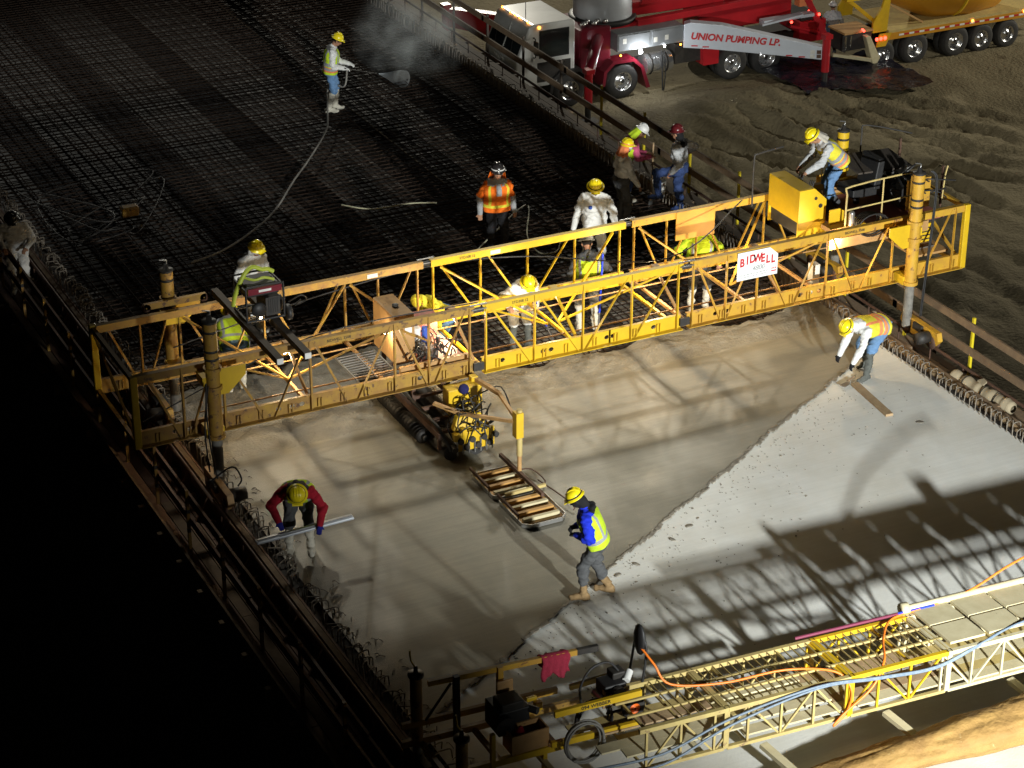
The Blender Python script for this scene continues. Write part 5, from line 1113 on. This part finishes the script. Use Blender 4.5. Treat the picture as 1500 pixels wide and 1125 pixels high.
# far person with the pressure lance
p = ground_at(486, 162, -.05); _, fn, hd = person('person in lime vest and white boots spraying the mat with a pressure lance', p, -22, (0, 0, .95), 8, 0, 0, ((-.02, .40, 1.06), (.12, .30, 1.0)), ((-.10, .08), (.10, -.06)), head=(22, 0), shirt='white_cloth', pants='denim', boots='white_boot', boot_h=.42, vest='lime', trim='orange_trim', gloves='white_cloth', elbow_out=.3)
tip = at(552, 108, .35); a = hd[1]; t = thing('pressure_lance', 'pressure washer lance pointed down at the reinforcing mat', 'tool', a)
MB().m('dark').tube(a-(tip-a).normalized()*.12, tip, .012, n=8).build('lance', t); MB().m('black').box(a, (.05, .05, .14)).build('trigger_grip', t)
hose('long dark washer hose trailing from the lance across the mat', [a, a+V(-.12, -.1, -.35), at(482, 125, .5), at(480, 165, .02), at(478, 190, .0), at(455, 230, 0), at(430, 265, 0), at(405, 305, 0), at(378, 332, 0), at(330, 365, 0), at(280, 385, 0)], .020, 'grey_hose')
# workers ahead of the machine
def head_at(px, py, h, z=0): q = at(px, py, z+h); return (q.x, q.y, z)
p = head_at(366, 347, 1.78, -.05); person('person in white hoodie and yellow hard hat standing behind the generator', p, 285, (0, 0, .95), 6, 0, 0, ((-.30, .12, .9), (.28, .14, .9)), head=(24, 15), shirt='white_cloth', pants='white_cloth', boots='white_boot', hood='white_cloth', boot_h=.42)
p = ground_at(347, 573, .03); person('person in jeans and lime vest bending down hidden behind the generator', p, 75, (0, -.05, .92), 62, 0, 0, ((-.25, .5, .6), (.25, .5, .6)), ((-.13, 0), (.12, .08)), head=(10, 0), shirt='grey_cloth', pants='denim', boots='white_boot', boot_h=.42, vest='lime', scale=.98)
p = ground_at(728, 374, -.05); person('bearded person in orange vest with grey sleeves and black trousers', p, 258, (0, 0, .95), 3, 0, 0, ((-.31, .02, .84), (.31, .02, .86)), ((-.13, .02), (.13, 0)), head=(10, -8), shirt='grey_cloth', pants='black_cloth', boots='black_cloth', vest='orange_cloth', sleeve='orange_cloth', stripe='lime_yellow', hat='hat_black', neckshade='orange_cloth', headlamp=True, hatband='white_cloth', scale=1.05)
p = head_at(872, 262, 1.82, -.05); person('person in white coverall with blue chest badge and yellow hard hat', p, 243, (0, 0, .95), 8, 0, 0, ((-.36, .10, .86), (.36, .10, .84)), ((-.14, .0), (.14, .03)), head=(22, 0), shirt='white_cloth', pants='white_cloth', boots='white_boot', boot_h=.42, face_mask='navy', badge='blue_print', scale=1.07, gloves='black_cloth', hatband='black_cloth')
p = head_at(911, 203, 1.80, -.05); person('person in white hoodie and charcoal trousers with orange neck cloth', p, -8, (0, 0, .95), 6, 0, 0, ((-.05, .27, .92), (.16, .30, .86)), ((-.10, 0), (.12, .06)), head=(8, 10), shirt='white_cloth', pants='charcoal', boots='charcoal', hood='white_cloth', neckshade='orange_trim', boot_h=.3, hatband='orange_trim')
p = head_at(917, 183, 1.66, -.05); _, fn, hd = person('stooped person in lime jacket with pink sleeve leaning on a wooden handle', p, -20, (0, -.05, .93), 26, 0, 0, ((-.02, .40, 1.06), (.10, .46, 1.02)), ((-.12, .06), (.12, -.05)), head=(15, 0), shirt='pink_cloth', pants='dark_denim', boots='white_boot', vest='lime', hat='hat_white', neckshade='lime', boot_h=.3)
a = hd[1]; t = thing('shovel', 'long wooden handled shovel held upright by the person in lime jacket', 'tool', (a.x, a.y, 0)); MB().m('timber_pale').tube((a.x, a.y, .05), (a.x+.02, a.y, 1.25), .017, n=8).build('handle', t); MB().m('steel').prism([(-.1, 0), (.1, 0), (.1, -.2), (0, -.27), (-.1, -.2)], (a.x, a.y, .06), (.8, .6, 0), (0, 0, 1), (-.6, .8, 0), .006).build('blade', t)
tag(MB().m('white').lathe([(.0, 0), (.12, 0), (.14, .32), (.13, .32), (.11, .02)], (a.x+.35, a.y+.3, -.03), n=18).build('bucket'), 'white bucket standing on the mat beside the guard rail', 'bucket')
p = head_at(998, 186, 1.80, -.05); person('person in grey hooded top with one foot raised and hand on the guard rail', p, 140, (0, 0, .96), 4, 0, -10, ((-.20, .12, .92), (.52, -.12, 1.12)), ((-.22, .36), (.13, -.03)), (.36, 0), head=(5, 0), shirt='light_grey_cloth', pants='dark_denim', boots='dark_denim', hat='hat_maroon', hood='black_cloth', boot_h=.2, scale=1.02)
p = ground_at(762, 510, .02); _, fn, hd = person('person in white coverall bending forward with yellow hard hat and rubber boots', p, 262, (0, -.12, .94), 50, 0, 0, ((-.10, .42, .78), (.30, .30, .95)), ((-.14, 0), (.14, .04)), head=(-5, 0), shirt='white_cloth', pants='white_cloth', boots='rubber_boot', boot_h=.42, hood='white_cloth', hatband='black_cloth')
def pole(label, p0, p1, m='blue_paint'):
    t = thing('blue_pole', label, 'pole', p1); p0, p1 = Vector(p0), Vector(p1); k = p0.lerp(p1, .72); MB().m(m).tube(p0, k, .019, n=8).build('blue_shaft', t); MB().m('alu').tube(k, p1, .016, n=8).build('bare_end', t)
a = at(772, 415, 1.45); c = at(811, 500, .02); pole('blue pole slanting beside the bending white coverall', a, c)
p = ground_at(860, 482, .0); _, fn, hd = person('person in lime vest with white hard hat and white boots, back turned', p, 72, (0, 0, .94), 8, 0, 0, ((-.30, .15, .9), (.34, .14, 1.0)), ((-.14, .0), (.14, .0)), head=(25, 0), shirt='charcoal', pants='grey_cloth', boots='white_boot', boot_h=.42, vest='lime', hat='hat_white', gloves='black_cloth', scale=.98)
a = at(883, 372, 1.55); c = at(876, 490, .0); pole('upright blue pole beside the person with white hard hat', a, c)
p = ground_at(1022, 452, .0); person('person in lime jacket standing behind the ochre panel in white boots', p, 250, (0, 0, .95), 5, 0, 0, ((-.34, .05, .90), (.34, .05, .92)), ((-.14, 0), (.14, .02)), head=(15, 0), shirt='lime', pants='charcoal', boots='white_boot', boot_h=.42, vest='lime', elbow_out=1.2, scale=.98)
p = ground_at(648, 528, .02); person('crouching person in lime shirt working behind the tan engine box', p, 190, (0, -.1, .85), 55, 0, 0, ((-.15, .5, .8), (.2, .48, .8)), ((-.14, .1), (.14, -.08)), head=(0, 0), shirt='lime_yellow', pants='denim', boots='rubber_boot', boot_h=.4, hat=None, hood='lime_yellow')
p = (21.18, 30.12, 1.855); person('machine operator in jeans and yellow vest leaning on the control console', p, 172, (0, -.06, .90), 44, 0, 0, ((-.14, .58, .80), (.20, .54, .78)), ((-.12, .08), (.12, -.10)), head=(6, 0), shirt='light_grey_cloth', pants='denim', boots='charcoal', boot_h=.18, vest='lime_yellow', trim='orange_trim', hatband='black_cloth', neckshade='tan_glove', gloves='skin')
p = at(8, 372, -.40); p = atX(28, 392, 8.72); person('person in white coverall standing on the dark plank walkway', (p.x, p.y, -.41), 250, (0, 0, .93), 16, 0, 0, ((-.2, .3, 1.0), (.2, .3, 1.0)), head=(20, 0), shirt='white_cloth', pants='white_cloth', boots='white_boot', boot_h=.42, hat='hat_black', hood='black_cloth', face_mask='black_cloth')
p = ground_at(1219, 76, GZ); person('person in grey shirt and jeans standing behind the mixer truck', (p[0]-.2, p[1]-.2, GZ), 70, (0, 0, .95), 4, shirt='light_grey_cloth', pants='denim', boots='charcoal', hat='hat_white', boot_h=.2, hands=((-.2, .3, 1.05), (.28, .1, .9)))
# hose tangle and spotlight left on the mat
b = MB().m('dark'); c = at(140, 300, -.02); random.seed(21)
pts = [(c.x+random.uniform(-1.6, 1.6), c.y+random.uniform(-1.8, 1.6), -.02+random.uniform(0, .06)) for _ in range(16)]
tag(b.path(pts, .013, 5, 7).build('hose'), 'tangled dark hose lying on the dark mat', 'hose')
hose('pale cable lying across the mat behind the orange vest', [at(500, 300, 0), at(545, 306, 0), at(600, 298, 0), at(640, 297, 0)], .014, 'pale_cable', 'cable', 'cable')
hose('pale cable looped on the mat behind the yellow truss', [at(700, 365, 0), at(770, 300, 0.01), at(772, 345, 0), at(790, 370, 0), at(815, 368, 0), at(822, 350, 0)], .013, 'pale_cable', 'cable', 'cable')
t = thing('small_pump', 'small yellowish pump beside the tangled hose', 'pump', at(190, 312, 0)); c = at(190, 312, .05); MB().m('yellow_rust').box((c.x, c.y, .10), (.34, .22, .2)).build('housing', t, bevel=.04); MB().m('dark').tube((c.x-.2, c.y, .1), (c.x+.2, c.y, .1), .05).build('coupling', t); MB().m('black').path([(c.x-.15, c.y, .2), (c.x-.15, c.y, .3), (c.x+.15, c.y, .3), (c.x+.15, c.y, .2)], .012, 6, 2).build('handle', t)
# spray and steam where the lance hits the mat
def vol(name, dens, color, scale, thr):
    m = bpy.data.materials.new(name); m.use_nodes = True; nt = m.node_tree; N = nt.nodes; L = nt.links; N.remove(N['Principled BSDF'])
    pvn = N.new('ShaderNodeVolumePrincipled'); pvn.inputs['Color'].default_value = (*color, 1); L.new(pvn.outputs[0], N['Material Output'].inputs['Volume'])
    tc = N.new('ShaderNodeTexCoord'); n = N.new('ShaderNodeTexNoise'); n.inputs['Scale'].default_value = scale; n.inputs['Detail'].default_value = 4; L.new(tc.outputs['Object'], n.inputs['Vector'])
    ln_ = N.new('ShaderNodeVectorMath'); ln_.operation = 'LENGTH'; mp = N.new('ShaderNodeMapping'); mp.name = 'fit'; L.new(tc.outputs['Object'], mp.inputs['Vector']); L.new(mp.outputs[0], ln_.inputs[0])
    mr = N.new('ShaderNodeMapRange'); mr.inputs['From Min'].default_value = 1; mr.inputs['From Max'].default_value = .25; L.new(ln_.outputs['Value'], mr.inputs['Value'])
    m2 = N.new('ShaderNodeMapRange'); m2.inputs['From Min'].default_value = thr; m2.inputs['From Max'].default_value = thr+.3; L.new(n.outputs['Fac'], m2.inputs['Value'])
    mu = N.new('ShaderNodeMath'); mu.operation = 'MULTIPLY'; L.new(mr.outputs[0], mu.inputs[0]); L.new(m2.outputs[0], mu.inputs[1])
    mv = N.new('ShaderNodeMath'); mv.operation = 'MULTIPLY'; mv.inputs[1].default_value = dens; L.new(mu.outputs[0], mv.inputs[0]); L.new(mv.outputs[0], pvn.inputs['Density'])
    return m
def puff(name, c, r, dens, scale, thr):
    m = vol(name+'_air', dens, (.9, .95, .95), scale, thr); m.node_tree.nodes['fit'].inputs['Scale'].default_value = (1/r[0], 1/r[1], 1/r[2]); M[name] = m
    return MB().m(name).ell(c, r, 20).build(name, None, 'stuff')
c = at(605, 70, .6); puff('steam', (c.x, c.y, .95), (1.5, 1.5, 1.1), .75, 2.0, .42)
sp_ = at(555, 108, .33); e_ = at(592, 116, .05); dd = (e_-sp_); m = vol('spray_air', 26, (.92, .96, 1), 5, .2); m.node_tree.nodes['fit'].inputs['Scale'].default_value = (2.1, 2.1, 2.1); M['spray'] = m
MB().m('spray').lathe([(.01, 0), (.06, dd.length*.3), (.19, dd.length*.85), (.2, dd.length), (.02, dd.length*1.12)], sp_, dd, 16).build('water_spray', None, 'stuff')
